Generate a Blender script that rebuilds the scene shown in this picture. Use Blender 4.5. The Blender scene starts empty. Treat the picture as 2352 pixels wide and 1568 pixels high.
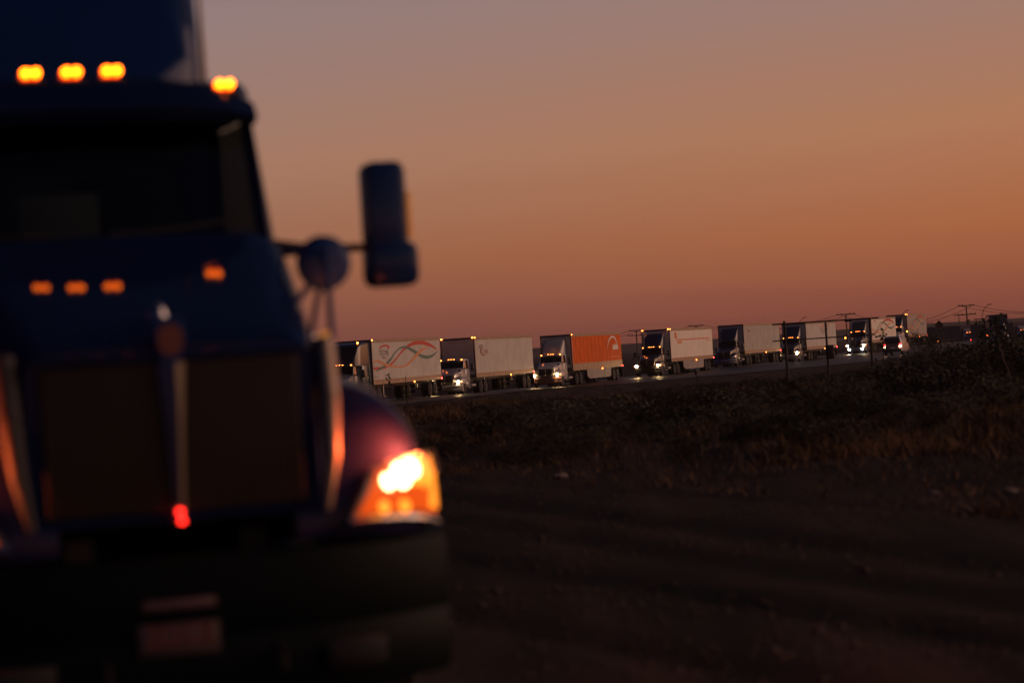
import bpy, bmesh, math, random
from mathutils import Vector, Matrix, noise
random.seed(7)
R_ = math.radians
sc = bpy.context.scene
COL = sc.collection

# ------------------------------------------------------------------ camera
CAM_Z = 1.5
FPX = 6500.0                      # focal length in pixels of a 2352-wide picture
ROLL = R_(3.69); PITCH = R_(0.243)
X = Vector((1, 0, 0)); UP0 = Vector((0, -math.sin(PITCH), math.cos(PITCH)))
FW = Vector((0, math.cos(PITCH), math.sin(PITCH)))
CR = X * math.cos(ROLL) - UP0 * math.sin(ROLL)
CU = X * math.sin(ROLL) + UP0 * math.cos(ROLL)
cam_d = bpy.data.cameras.new('camera')
cam = bpy.data.objects.new('camera', cam_d); COL.objects.link(cam)
m = Matrix((CR, CU, -FW)).transposed().to_4x4(); m.translation = (0, 0, CAM_Z)
cam.matrix_world = m
cam_d.sensor_width = 36.0
cam_d.lens = FPX / 2352.0 * 36.0
cam_d.clip_start = 0.3; cam_d.clip_end = 8000
cam_d.dof.use_dof = True
cam_d.dof.focus_distance = 225.0
cam_d.dof.aperture_fstop = 2.0
sc.camera = cam

def at(px, py, y):
    """point seen at picture position (2352 px wide frame) that lies y metres ahead"""
    d = FW + CR * ((px - 1176) / FPX) + CU * ((784 - py) / FPX)
    return Vector((0, 0, CAM_Z)) + d * (y / d.y)

# ------------------------------------------------------------------ render settings
sc.view_settings.view_transform = 'Standard'
sc.view_settings.look = 'None'
sc.view_settings.exposure = 0.0
sc.view_settings.gamma = 1.0
sc.view_settings.use_curve_mapping = False
sc.cycles.use_denoising = True
sc.cycles.max_bounces = 6
sc.cycles.volume_bounces = 0
sc.cycles.sample_clamp_indirect = 8.0
sc.cycles.use_light_tree = True

def lin(r, g, b):
    f = lambda c: (c / 255 / 12.92) if c / 255 <= 0.04045 else ((c / 255 + 0.055) / 1.055) ** 2.4
    return (f(r), f(g), f(b), 1.0)

# ------------------------------------------------------------------ world: dusk sky, glow to the right
SUN_AZ = 80.0      # degrees right of the view direction, where the sun went down
w = bpy.data.worlds.new('World'); sc.world = w; w.use_nodes = True
nt = w.node_tree; N = nt.nodes; L = nt.links
for n in list(N): N.remove(n)
tc = N.new('ShaderNodeTexCoord'); nrm = N.new('ShaderNodeVectorMath'); nrm.operation = 'NORMALIZE'
L.new(tc.outputs['Generated'], nrm.inputs[0])
sep = N.new('ShaderNodeSeparateXYZ'); L.new(nrm.outputs[0], sep.inputs[0])
def M(op, a, b=None, clamp=False):
    n = N.new('ShaderNodeMath'); n.operation = op; n.use_clamp = clamp
    for i, v in enumerate((a, b)):
        if v is None: continue
        if isinstance(v, (int, float)): n.inputs[i].default_value = v
        else: L.new(v, n.inputs[i])
    return n.outputs[0]
# long soft haze bands low over the horizon
mp = N.new('ShaderNodeMapping'); mp.inputs['Scale'].default_value = (3.0, 3.0, 60.0)
L.new(nrm.outputs[0], mp.inputs[0])
nz = N.new('ShaderNodeTexNoise'); nz.inputs['Scale'].default_value = 1.6; nz.inputs['Detail'].default_value = 3
L.new(mp.outputs[0], nz.inputs['Vector'])
band = M('MULTIPLY', M('SUBTRACT', nz.outputs[0], 0.5), 0.010)
t = M('POWER', M('MAXIMUM', M('ADD', sep.outputs['Z'], band), 0.0), 0.5)
def ramp(stops):
    r = N.new('ShaderNodeValToRGB'); e = r.color_ramp; e.interpolation = 'EASE' if False else 'LINEAR'
    while len(e.elements) < len(stops): e.elements.new(0.5)
    for el, (p, c) in zip(e.elements, stops): el.position = p; el.color = lin(*c)
    L.new(t, r.inputs[0]); return r.outputs[0]
view = ramp([(0, (102, 59, 54)), (.09, (121, 73, 67)), (.13, (133, 83, 71)), (.19, (150, 99, 75)), (.27, (163, 122, 102)),
             (.35, (147, 126, 125)), (.45, (108, 104, 118)), (.6, (42, 50, 78)), (1, (5, 9, 26))])
sunset = ramp([(0, (132, 64, 40)), (.09, (165, 82, 42)), (.19, (200, 106, 42)), (.27, (196, 118, 56)),
               (.35, (172, 118, 84)), (.45, (120, 98, 92)), (.6, (48, 54, 76)), (1, (5, 9, 26))])
anti = ramp([(0, (16, 14, 26)), (.1, (22, 19, 34)), (.2, (27, 27, 52)), (.35, (19, 27, 66)),
             (.6, (10, 17, 44)), (1, (5, 9, 26))])
hl = M('MAXIMUM', M('SQRT', M('ADD', M('MULTIPLY', sep.outputs['X'], sep.outputs['X']),
                              M('MULTIPLY', sep.outputs['Y'], sep.outputs['Y']))), 0.001)
ca = M('DIVIDE', M('ADD', M('MULTIPLY', sep.outputs['X'], math.sin(R_(SUN_AZ))),
                   M('MULTIPLY', sep.outputs['Y'], math.cos(R_(SUN_AZ)))), hl)
f1 = M('DIVIDE', M('SUBTRACT', ca, 0.0), 1.0, clamp=True)
f2 = M('MULTIPLY', M('SUBTRACT', 0.0, ca), 1.6, clamp=True)
def mix(f, a, b):
    n = N.new('ShaderNodeMix'); n.data_type = 'RGBA'
    L.new(f, n.inputs[0]); L.new(a, n.inputs[6]); L.new(b, n.inputs[7]); return n.outputs[2]
c = mix(f2, mix(f1, view, sunset), anti)
bg = N.new('ShaderNodeBackground'); bg.inputs['Strength'].default_value = 1.0
L.new(c, bg.inputs['Color'])
wo = N.new('ShaderNodeOutputWorld'); L.new(bg.outputs[0], wo.inputs[0])

# ------------------------------------------------------------------ last glow of the sun, very low on the right
sd = bpy.data.lights.new('sun', 'SUN'); sd.energy = 1.85; sd.angle = R_(75); sd.color = (1.0, 0.56, 0.38)
so = bpy.data.objects.new('sun', sd); COL.objects.link(so)
sv = Vector((math.sin(R_(SUN_AZ)), math.cos(R_(SUN_AZ)), math.tan(R_(4.0))))
so.rotation_euler = sv.to_track_quat('Z', 'Y').to_euler()

# ------------------------------------------------------------------ materials
MATS = {}
def mat(name, col, rough=0.5, metal=0.0, emit=None, es=0.0, coat=0.0, bump=None, var=None, spec=0.5):
    if name in MATS: return MATS[name]
    mt = bpy.data.materials.new(name); mt.use_nodes = True
    n = mt.node_tree.nodes; l = mt.node_tree.links; b = n['Principled BSDF']
    b.inputs['Base Color'].default_value = (*col[:3], 1)
    b.inputs['Roughness'].default_value = rough; b.inputs['Metallic'].default_value = metal
    b.inputs['Coat Weight'].default_value = coat; b.inputs['Coat Roughness'].default_value = 0.06
    b.inputs['Specular IOR Level'].default_value = spec
    if emit: b.inputs['Emission Color'].default_value = (*emit, 1); b.inputs['Emission Strength'].default_value = es
    if var or bump:
        tcn = n.new('ShaderNodeTexCoord')
        tn = n.new('ShaderNodeTexNoise'); tn.inputs['Scale'].default_value = (var or bump)[1]; tn.inputs['Detail'].default_value = 6
        l.new(tcn.outputs['Object'], tn.inputs['Vector'])
        if var:
            mr = n.new('ShaderNodeMapRange'); mr.inputs[1].default_value = .3; mr.inputs[2].default_value = .7
            mr.inputs[3].default_value = 1 - var[0]; mr.inputs[4].default_value = 1.0
            l.new(tn.outputs[0], mr.inputs[0])
            mx = n.new('ShaderNodeMix'); mx.data_type = 'RGBA'; mx.blend_type = 'MULTIPLY'; mx.inputs[0].default_value = 1
            mx.inputs[6].default_value = (*col[:3], 1); l.new(mr.outputs[0], mx.inputs[7]); l.new(mx.outputs[2], b.inputs['Base Color'])
        if bump:
            bp = n.new('ShaderNodeBump'); bp.inputs['Strength'].default_value = bump[0]; l.new(tn.outputs[0], bp.inputs['Height'])
            l.new(bp.outputs[0], b.inputs['Normal'])
    MATS[name] = mt; return mt

def glass_mat(name, tint, transp):
    mt = bpy.data.materials.new(name); mt.use_nodes = True
    n = mt.node_tree.nodes; l = mt.node_tree.links
    for q in list(n): n.remove(q)
    o = n.new('ShaderNodeOutputMaterial'); t_ = n.new('ShaderNodeBsdfTransparent'); t_.inputs[0].default_value = (*tint, 1)
    g = n.new('ShaderNodeBsdfGlossy'); g.inputs['Roughness'].default_value = .05
    fr = n.new('ShaderNodeFresnel'); fr.inputs[0].default_value = 1.5
    mx = n.new('ShaderNodeMixShader'); l.new(fr.outputs[0], mx.inputs[0]); l.new(t_.outputs[0], mx.inputs[1]); l.new(g.outputs[0], mx.inputs[2])
    l.new(mx.outputs[0], o.inputs[0]); MATS[name] = mt; return mt

MIRSHELL = mat('mirror_shell', (.012, .045, .17), .5, 0, spec=.12)
RIM = mat('dull_rim', (.06, .055, .05), .6, .3)
CHROME = mat('chrome', (.62, .62, .64), .18, 1.0)
STEEL = mat('brushed_steel', (.42, .42, .43), .38, 1.0)
BLACK = mat('black_plastic', (.012, .012, .013), .55)
RUBBER = mat('tyre_rubber', (.015, .015, .015), .85, bump=(.3, 30))
FRAME = mat('chassis_black', (.02, .018, .017), .6, var=(.4, 3))
GRILL = mat('grille_mesh', (.028, .014, .006), .6)
SATIN_SHADED = mat('satin_trim_shaded', (.03, .027, .03), .6)
BRIGHT = mat('centre_strip_metal', (.62, .50, .40), .34, 1.0)
SATIN = mat('satin_trim', (.22, .185, .155), .45, 1.0)
GLASS = glass_mat('tinted_glass', (.30, .33, .32), .5)
DARKGLASS = glass_mat('dark_side_glass', (.08, .09, .09), .5)
CLEAR = glass_mat('clear_lens', (.9, .9, .9), .9)
INTER = mat('cab_interior', (.03, .027, .025), .8)
PALECARD = mat('pale_card_face', (.25, .28, .24), .8)
MARKER = mat('marker_lamp_lit', (.8, .2, .02), .4, emit=(1, .07, .006), es=1.6)
MARKBULB = mat('marker_bulb_lit', (.8, .3, .05), .4, emit=(1, .14, .002), es=17)
MARKFAR = mat('marker_lamp_lit_bright', (.8, .2, .02), .4, emit=(1, .20, .03), es=22)
REDLAMP = mat('red_lamp_lit', (.6, .02, .02), .4, emit=(1, .04, .03), es=22)
HEADFAR = mat('headlamp_lit', (.9, .9, .8), .3, emit=(1, .62, .28), es=330)
HEADDIM = mat('headlamp_dim', (.9, .9, .8), .3, emit=(1, .62, .28), es=160)
FOGFAR = mat('fog_lamp_lit', (.9, .9, .9), .3, emit=(.75, .95, 1), es=170)
LOWBEAM = mat('low_beam_lit', (.9, .9, .8), .3, emit=(1, .62, .26), es=11)
AMBERLENS = mat('turn_signal_lit', (.1, .03, .01), .35, emit=(1, .26, .02), es=2.6)
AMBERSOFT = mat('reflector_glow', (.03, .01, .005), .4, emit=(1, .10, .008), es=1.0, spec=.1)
AMBERSIDE = mat('side_amber_lens', (.75, .25, .03), .35, emit=(1, .36, .05), es=.45)
AMBERMIR = mat('mirror_lamp_lit', (.8, .25, .03), .35, emit=(1, .30, .04), es=12)

# ------------------------------------------------------------------ mesh helpers
class MB:
    def __init__(s): s.v = []; s.f = []
    def add(s, vs, fs):
        o = len(s.v); s.v += [tuple(q) for q in vs]; s.f += [tuple(i + o for i in q) for q in fs]; return s
    def box(s, x0, x1, y0, y1, z0, z1, b=0.0):
        if b <= 0:
            vs = [(x, y, z) for x in (x0, x1) for y in (y0, y1) for z in (z0, z1)]
            return s.add(vs, [(0, 1, 3, 2), (4, 6, 7, 5), (0, 4, 5, 1), (2, 3, 7, 6), (0, 2, 6, 4), (1, 5, 7, 3)])
        bm = bmesh.new(); bmesh.ops.create_cube(bm, size=1)
        for q in bm.verts: q.co = Vector(((x0 + x1) / 2 + q.co.x * (x1 - x0), (y0 + y1) / 2 + q.co.y * (y1 - y0), (z0 + z1) / 2 + q.co.z * (z1 - z0)))
        bmesh.ops.bevel(bm, geom=list(bm.edges), offset=b, segments=2, affect='EDGES', profile=.5)
        bm.verts.index_update()
        vs = [q.co.copy() for q in bm.verts]; fs = [[q.index for q in fc.verts] for fc in bm.faces]; bm.free()
        return s.add(vs, fs)
    def tube(s, p, q, r, r2=None, n=10):
        p = Vector(p); q = Vector(q); d = (q - p).normalized(); r2 = r if r2 is None else r2
        a = d.orthogonal().normalized(); b = d.cross(a); vs = []
        for c_, rr in ((p, r), (q, r2)):
            for i in range(n):
                th = 2 * math.pi * i / n; vs.append(c_ + a * (rr * math.cos(th)) + b * (rr * math.sin(th)))
        fs = [(i, (i + 1) % n, n + (i + 1) % n, n + i) for i in range(n)] + [tuple(range(n))[::-1], tuple(range(n, 2 * n))]
        return s.add(vs, fs)
    def path(s, pts, r, n=8):
        for a, b in zip(pts, pts[1:]): s.tube(a, b, r, n=n)
        return s
    def lathe(s, c, axis, prof, n=20):
        """prof: list of (along axis, radius)"""
        c = Vector(c); d = Vector(axis).normalized(); a = d.orthogonal().normalized(); b = d.cross(a); vs = []
        for h_, r in prof:
            for i in range(n):
                th = 2 * math.pi * i / n; vs.append(c + d * h_ + a * (r * math.cos(th)) + b * (r * math.sin(th)))
        fs = []
        for k in range(len(prof) - 1):
            for i in range(n): fs.append((k * n + i, k * n + (i + 1) % n, (k + 1) * n + (i + 1) % n, (k + 1) * n + i))
        fs += [tuple(range(n))[::-1], tuple(range((len(prof) - 1) * n, len(prof) * n))]
        return s.add(vs, fs)
    def loft(s, rings, closed=True, cap=True):
        n = len(rings[0]); vs = [p for r in rings for p in r]; fs = []
        for k in range(len(rings) - 1):
            for i in range(n if closed else n - 1):
                j = (i + 1) % n; fs.append((k * n + i, k * n + j, (k + 1) * n + j, (k + 1) * n + i))
        if cap and closed: fs += [tuple(range(n))[::-1], tuple(range((len(rings) - 1) * n, len(rings) * n))]
        return s.add(vs, fs)
    def prism(s, poly, f0, f1):
        """poly extruded between mappings f0 and f1"""
        n = len(poly); vs = [f0(p) for p in poly] + [f1(p) for p in poly]
        return s.add(vs, [tuple(range(n))[::-1], tuple(range(n, 2 * n))] + [(i, (i + 1) % n, n + (i + 1) % n, n + i) for i in range(n)])
    def build(s, name, mt, parent=None, smooth=True, scale=1.0):
        me = bpy.data.meshes.new(name); sx, sy, sz = scale if isinstance(scale, tuple) else (scale,) * 3
        me.from_pydata([(a * sx, b * sy, c_ * sz) for a, b, c_ in s.v], [], s.f)
        bm = bmesh.new(); bm.from_mesh(me); bmesh.ops.recalc_face_normals(bm, faces=bm.faces); bm.to_mesh(me); bm.free()
        me.update()
        if smooth:
            me.polygons.foreach_set('use_smooth', [True] * len(me.polygons))
            try: me.set_sharp_from_angle(angle=R_(38))
            except Exception: pass
        if mt is not None: me.materials.append(mt)
        o = bpy.data.objects.new(name, me); COL.objects.link(o)
        if parent is not None: o.parent = parent
        return o

def tag(o, label=None, cat=None, group=None, kind=None):
    if label: o['label'] = label
    if cat: o['category'] = cat
    if group: o['group'] = group
    if kind: o['kind'] = kind
    return o
def empty(name, loc, rz=0.0):
    o = bpy.data.objects.new(name, None); o.empty_display_size = .3; COL.objects.link(o)
    o.location = loc; o.rotation_euler = (0, 0, rz); return o
def sst(a, b, x):
    x = min(1, max(0, (x - a) / (b - a))); return x * x * (3 - 2 * x)

# ------------------------------------------------------------------ terrain
RZ = [(150, 0), (172, .10), (196, .08), (220, -.16), (246, -.12), (281, .04), (300, -.12), (335, .08), (361, .36), (400, .30), (470, 0)]
def EDGE(x): return max(17, 34.5 - 3.3 * x) if x > 0 else 34.5 - .6 * x
def gz(x, y):
    z = -1.25 * sst(74, 152, y)
    if 150 < y < 470:
        for (a, za), (b, zb) in zip(RZ, RZ[1:]):
            if a <= y < b: z += za + (zb - za) * sst(a, b, y)
    z -= 1.5 * sst(400, 540, y) * sst(40, 75, x)
    if y < 160:
        k = sst(-1, 9, y - EDGE(x)) * (1 - sst(110, 160, y))
        z += k * .26 * noise.noise(Vector((x * .09, y * .06, 3)))
        z += k * .10 * noise.noise(Vector((x * .5, y * .4, 9)))
        z += .55 * sst(9, 24, x) * sst(42, 70, y) * (1 - sst(105, 150, y))
    # wheel ruts pressed into the dirt lot, curving away to the left
    if y < 45:
        for (ax, ay, bx, by, dep, wd) in RUTS:
            d = abs((x - ax) * (by - ay) - (y - ay) * (bx - ax)) / math.hypot(bx - ax, by - ay)
            z -= dep * math.exp(-(d / wd) ** 2) * (1 - sst(33, 42, y))
        z += .012 * noise.noise(Vector((x * 1.5, y * 1.2, 5)))
    return z
RUTS = [(-.6, 30, 3.1, 17.0, .05, .30), (-.6, 26, 2.6, 15.0, .04, .26), (-.6, 21.5, 2.6, 12.2, .045, .22), (-.6, 34, 4.5, 20, .03, .2), (-.8, 17.5, 1.6, 11, .04, .2)]

def ground_mat():
    mt = bpy.data.materials.new('dirt'); mt.use_nodes = True
    n = mt.node_tree.nodes; l = mt.node_tree.links; b = n['Principled BSDF']; b.inputs['Roughness'].default_value = .95
    b.inputs['Specular IOR Level'].default_value = .15
    tcn = n.new('ShaderNodeTexCoord')
    def noi(scale, det, vec=None):
        q = n.new('ShaderNodeTexNoise'); q.inputs['Scale'].default_value = scale; q.inputs['Detail'].default_value = det
        l.new(vec if vec is not None else tcn.outputs['Object'], q.inputs['Vector']); return q.outputs[0]
    # compacted bands left by tyres, running along the ruts
    mpn = n.new('ShaderNodeMapping'); mpn.inputs['Rotation'].default_value = (0, 0, R_(15.8)); mpn.inputs['Scale'].default_value = (1.0, .05, 1)
    l.new(tcn.outputs['Object'], mpn.inputs[0])
    tr = noi(1.5, 4, mpn.outputs[0]); fine = noi(9, 8); big = noi(.12, 5); grit = noi(60, 4)
    def rmp(src, stops):
        r = n.new('ShaderNodeValToRGB')
        while len(r.color_ramp.elements) < len(stops): r.color_ramp.elements.new(.5)
        for el, (p, c_) in zip(r.color_ramp.elements, stops): el.position = p; el.color = (*c_, 1)
        l.new(src, r.inputs[0]); return r.outputs[0]
    c1 = rmp(tr, [(.36, (.014, .010, .008)), (.48, (.034, .021, .016)), (.54, (.046, .028, .021)), (.66, (.070, .044, .033))])
    c2 = rmp(fine, [(.3, (.6, .6, .6)), (.7, (1.15, 1.1, 1.05))])
    c3 = rmp(big, [(.35, (.65, .65, .65)), (.65, (1.1, 1.1, 1.1))])
    sp = n.new('ShaderNodeSeparateXYZ'); l.new(tcn.outputs['Object'], sp.inputs[0])
    def mth(op, a, b_=None, clamp=False):
        q = n.new('ShaderNodeMath'); q.operation = op; q.use_clamp = clamp
        for i, v_ in enumerate((a, b_)):
            if v_ is None: continue
            if isinstance(v_, (int, float)): q.inputs[i].default_value = v_
            else: l.new(v_, q.inputs[i])
        return q.outputs[0]
    wob = mth('MULTIPLY', mth('SUBTRACT', noi(.35, 3), .5), 1.4); track = None
    for (ax, ay, bx, by, wd) in [(-.6, 30, 3.1, 17.0, .55), (-.6, 25.5, 2.6, 15.0, .38), (-.6, 21.0, 2.6, 12.2, .42)]:
        ln = math.hypot(bx - ax, by - ay); kx, ky = (by - ay) / ln, -(bx - ax) / ln
        dd = mth('ADD', mth('ADD', mth('MULTIPLY', sp.outputs['X'], kx), mth('MULTIPLY', sp.outputs['Y'], ky)), -(ax * kx + ay * ky))
        dd = mth('ABSOLUTE', mth('ADD', dd, wob)); f_ = mth('SUBTRACT', 1.0, mth('DIVIDE', dd, wd), clamp=True)
        track = f_ if track is None else mth('MAXIMUM', track, f_)
    tcol = rmp(track, [(0, (1, 1, 1)), (.5, (.42, .42, .42)), (1, (.3, .3, .3))])
    def mul(a, b_):
        q = n.new('ShaderNodeMix'); q.data_type = 'RGBA'; q.blend_type = 'MULTIPLY'; q.inputs[0].default_value = 1
        l.new(a, q.inputs[6]); l.new(b_, q.inputs[7]); return q.outputs[2]
    l.new(mul(mul(mul(c1, c2), c3), tcol), b.inputs['Base Color'])
    bp = n.new('ShaderNodeBump'); bp.inputs['Strength'].default_value = .7; bp.inputs['Distance'].default_value = .06
    ad = n.new('ShaderNodeMath'); ad.operation = 'ADD'; l.new(fine, ad.inputs[0]); l.new(grit, ad.inputs[1])
    l.new(ad.outputs[0], bp.inputs['Height']); l.new(bp.outputs[0], b.inputs['Normal'])
    return mt

ys = [-60, -30, -10, 0]; y = 4.0
while y < 46: ys.append(y); y += .22 if y > 10 else .8
while y < 170: ys.append(y); y *= 1.012
while y < 1750: ys.append(y); y *= 1.05
us = [-1.6, -1.2, -.9, -.7, -.5, -.4, -.3, -.25] + [-.22 + i * .004 for i in range(111)] + [.25, .3, .4, .5, .7, .9, 1.2, 1.6]
vs = []; W = len(us)
for y in ys:
    for u in us:
        x = u * (max(y, 8) + 14); vs.append((x, y, gz(x, y)))
fs = [(j * W + i, j * W + i + 1, (j + 1) * W + i + 1, (j + 1) * W + i) for j in range(len(ys) - 1) for i in range(W - 1)]
g = MB(); g.v = vs; g.f = fs
tag(g.build('ground', ground_mat()), 'dark bare dirt lot and rough ground', kind='structure')

# low dark hills closing the plain
hb = MB(); n_ = 160; top = []; bot = []; back = []
for i in range(n_ + 1):
    a = R_(-60 + 120 * i / n_)
    hgt = 2.5 + 1.6 * (noise.noise(Vector((i * .11, 0, 1))) + .3) + .8 * noise.noise(Vector((i * .5, 2, 1)))
    p = Vector((math.sin(a), math.cos(a), 0)) * 1450
    bot.append((p.x * .93, p.y * .93, -4.3)); top.append((p.x, p.y, hgt)); back.append((p.x * 1.1, p.y * 1.1, -5))
hb.loft([bot, top, back], closed=False)
tag(hb.build('hills', mat('far_hills', (.05, .04, .035), .95, var=(.5, .02))), 'low dark hill line on the horizon', kind='structure')

# ------------------------------------------------------------------ trailer lettering helpers
def text_polys(s, size):
    cu = bpy.data.curves.new('lettering_curve', 'FONT'); cu.body = s; cu.size = size; cu.resolution_u = 3
    o = bpy.data.objects.new('lettering_tmp', cu); COL.objects.link(o)
    dg = bpy.context.evaluated_depsgraph_get(); me = bpy.data.meshes.new_from_object(o.evaluated_get(dg))
    v = [q.co.copy() for q in me.vertices]; f = [tuple(q.vertices) for q in me.polygons]
    bpy.data.objects.remove(o); bpy.data.curves.remove(cu); bpy.data.meshes.remove(me)
    return v, f
def lettering(s, s0, s1, z0, z1, uf, v0, mt, parent):
    v, f = text_polys(s, 1.0)
    xs = [q.x for q in v]; yy = [q.y for q in v]; a, b = min(xs), max(xs); c_, d = min(yy), max(yy)
    mb = MB(); mb.add([(uf - (s0 + (q.x - a) / (b - a) * (s1 - s0)), v0, z0 + (q.y - c_) / (d - c_) * (z1 - z0)) for q in v], f)
    return mb.build('lettering', mt, parent, smooth=False)
def ribbon(pts, uf, v0, mt, parent, name='ribbon_graphic'):
    """pts: (s, z, thickness) centre line of a painted ribbon on the trailer side; catmull-rom smoothed"""
    P = [Vector(p) for p in pts]; out = []
    for i in range(len(P) - 1):
        a = P[max(i - 1, 0)]; b = P[i]; c_ = P[i + 1]; d = P[min(i + 2, len(P) - 1)]
        for k in range(5):
            t_ = k / 5; out.append(.5 * ((2 * b) + (c_ - a) * t_ + (2 * a - 5 * b + 4 * c_ - d) * t_ * t_ + (3 * b - a - 3 * c_ + d) * t_ ** 3))
    out.append(P[-1]); n = len(out); vs = []
    for i, p in enumerate(out):
        q = out[min(i + 1, n - 1)] - out[max(i - 1, 0)]
        # artwork is drawn stretched along the trailer, about four to one
        K = .258; nx = -q.y; nz = q.x * K; l_ = math.hypot(nx, nz) or 1
        nx, nz = nx / l_ / K, nz / l_
        vs += [(uf - (p.x + nx * p.z / 2), v0, p.y + nz * p.z / 2), (uf - (p.x - nx * p.z / 2), v0, p.y - nz * p.z / 2)]
    mb = MB(); mb.add(vs, [(2 * i, 2 * i + 1, 2 * i + 3, 2 * i + 2) for i in range(n - 1)])
    return mb.build(name, mt, parent, smooth=False)
RED_P = mat('print_red', (.55, .03, .015), .5); TEAL_P = mat('print_teal', (.07, .16, .14), .5)
PEACH_P = mat('print_peach', (.72, .27, .09), .5); GREY_P = mat('print_grey_green', (.16, .16, .13), .5)
BROWN_P = mat('print_brown', (.22, .05, .03), .5); WHITE_P = mat('print_white', (.75, .72, .68), .5)
ORANGE_P = mat('print_orange', (.70, .15, .03), .5); TAPE_P = mat('reflective_tape', (.28, .05, .03), .4)
DARK_P = mat('print_dark', (.04, .035, .035), .6)

def zz(x, y):      # measured on an enlargement of the first trailer -> (s, z)
    top = 135 - (x - 95) * .026; bot = 1400 - (x - 95) * .045
    return (x - 95) / 1800 * 16.15, 4.1 - (y - top) / (bot - top) * 2.95
def zr(l_): return [(*zz(x, y), th / 430) for x, y, th in l_]
def ribbons(uf, v0, par):
    ribbon(zr([(110, 945, 66), (200, 942, 66), (290, 940, 62), (380, 935, 55), (475, 915, 10)]), uf, v0, RED_P, par)
    ribbon(zr([(500, 850, 40), (560, 830, 50), (640, 750, 40), (740, 630, 34), (830, 510, 46), (890, 440, 56), (960, 395, 60), (1050, 320, 86), (1180, 260, 110), (1330, 240, 118), (1480, 265, 112), (1620, 325, 84), (1730, 395, 50), (1815, 475, 8)]), uf, v0, RED_P, par)
    ribbon(zr([(140, 1030, 6), (230, 985, 42), (310, 935, 60), (400, 885, 50)]), uf, v0 + .004, TEAL_P, par)
    ribbon(zr([(425, 830, 40), (490, 770, 60), (570, 665, 40), (640, 560, 32), (740, 440, 34), (840, 375, 48), (930, 365, 60), (1020, 390, 72), (1130, 460, 82), (1240, 535, 84)]), uf, v0 + .004, TEAL_P, par)
    ribbon(zr([(1290, 590, 60), (1380, 640, 90), (1500, 672, 96), (1620, 650, 84), (1730, 580, 42), (1825, 500, 6)]), uf, v0 + .004, TEAL_P, par)
    ribbon(zr([(110, 790, 30), (200, 722, 40), (300, 780, 50), (420, 850, 60), (560, 893, 50), (700, 915, 36), (840, 915, 44), (960, 870, 50), (1080, 770, 54), (1200, 640, 66), (1300, 530, 66), (1420, 430, 56), (1560, 385, 20)]), uf, v0 + .008, PEACH_P, par)
def tecma(uf, v0, par, ds=0.0, k=1.0, faint=False):
    def sh(pts): return [(ds + s * k, z, th) for s, z, th in pts]
    ribbon(sh(zr([(262, 415, 6), (320, 355, 34), (390, 318, 50), (460, 308, 46), (508, 335, 50), (515, 370, 40), (500, 408, 8)])), uf, v0, RED_P if not faint else ORANGE_P, par)
    s0, z1 = zz(270, 437); s1, z0 = zz(515, 585)
    lettering('TECMA', ds + s0 * k, ds + s1 * k, z0, z1, uf, v0, GREY_P, par)
    s0, z1 = zz(337, 622); s1, z0 = zz(430, 676)
    lettering('TMLR', ds + s0 * k, ds + s1 * k, z0, z1, uf, v0, BROWN_P, par)

# ------------------------------------------------------------------ trucks
S = 0.86   # tractor drawn at a slightly larger working scale
SF = (0.90, 0.97, 0.79)   # the same for the day cabs out on the highway
def sec(hw, zb, zt, rc, crown, n=7):
    """open half-turn section over the hood: right bottom .. top .. left bottom"""
    pts = [(-hw * 1.02, zb)]
    for i in range(n + 1):
        th = math.pi / 2 * i / n; pts.append((-(hw - rc) - rc * math.cos(th), zt - crown - rc + rc * math.sin(th)))
    for k in (-.5, 0, .5): pts.append(((hw - rc) * k, zt - crown * abs(k) ** 1.5 * 1.0))
    l_ = [(-a, b) for a, b in pts[:n + 2]][::-1]
    return pts + l_
def wheel(par, u, v, r, wdt, sc_, hub=None):
    hub = RIM
    if isinstance(sc_, tuple): u, v, sc_ = u * sc_[0] / .9, v * sc_[1] / .9, .9
    o = MB().lathe((u, v - wdt / 2, r), (0, 1, 0), [(0, r * .62), (.02, r * .93), (.05, r), (wdt - .05, r), (wdt - .02, r * .93), (wdt, r * .62)], 26).build('wheel', RUBBER, par, scale=sc_)
    sgn = 1 if v > 0 else -1
    c_ = (u, v + sgn * (wdt / 2 - .045), r)
    MB().lathe(c_, (0, sgn, 0), [(0, r * .60), (.05, r * .58), (.03, r * .42), (.02, r * .22), (.09, r * .18), (.1, r * .08)], 18).build('rim', hub, o, scale=sc_)
    return o

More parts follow.
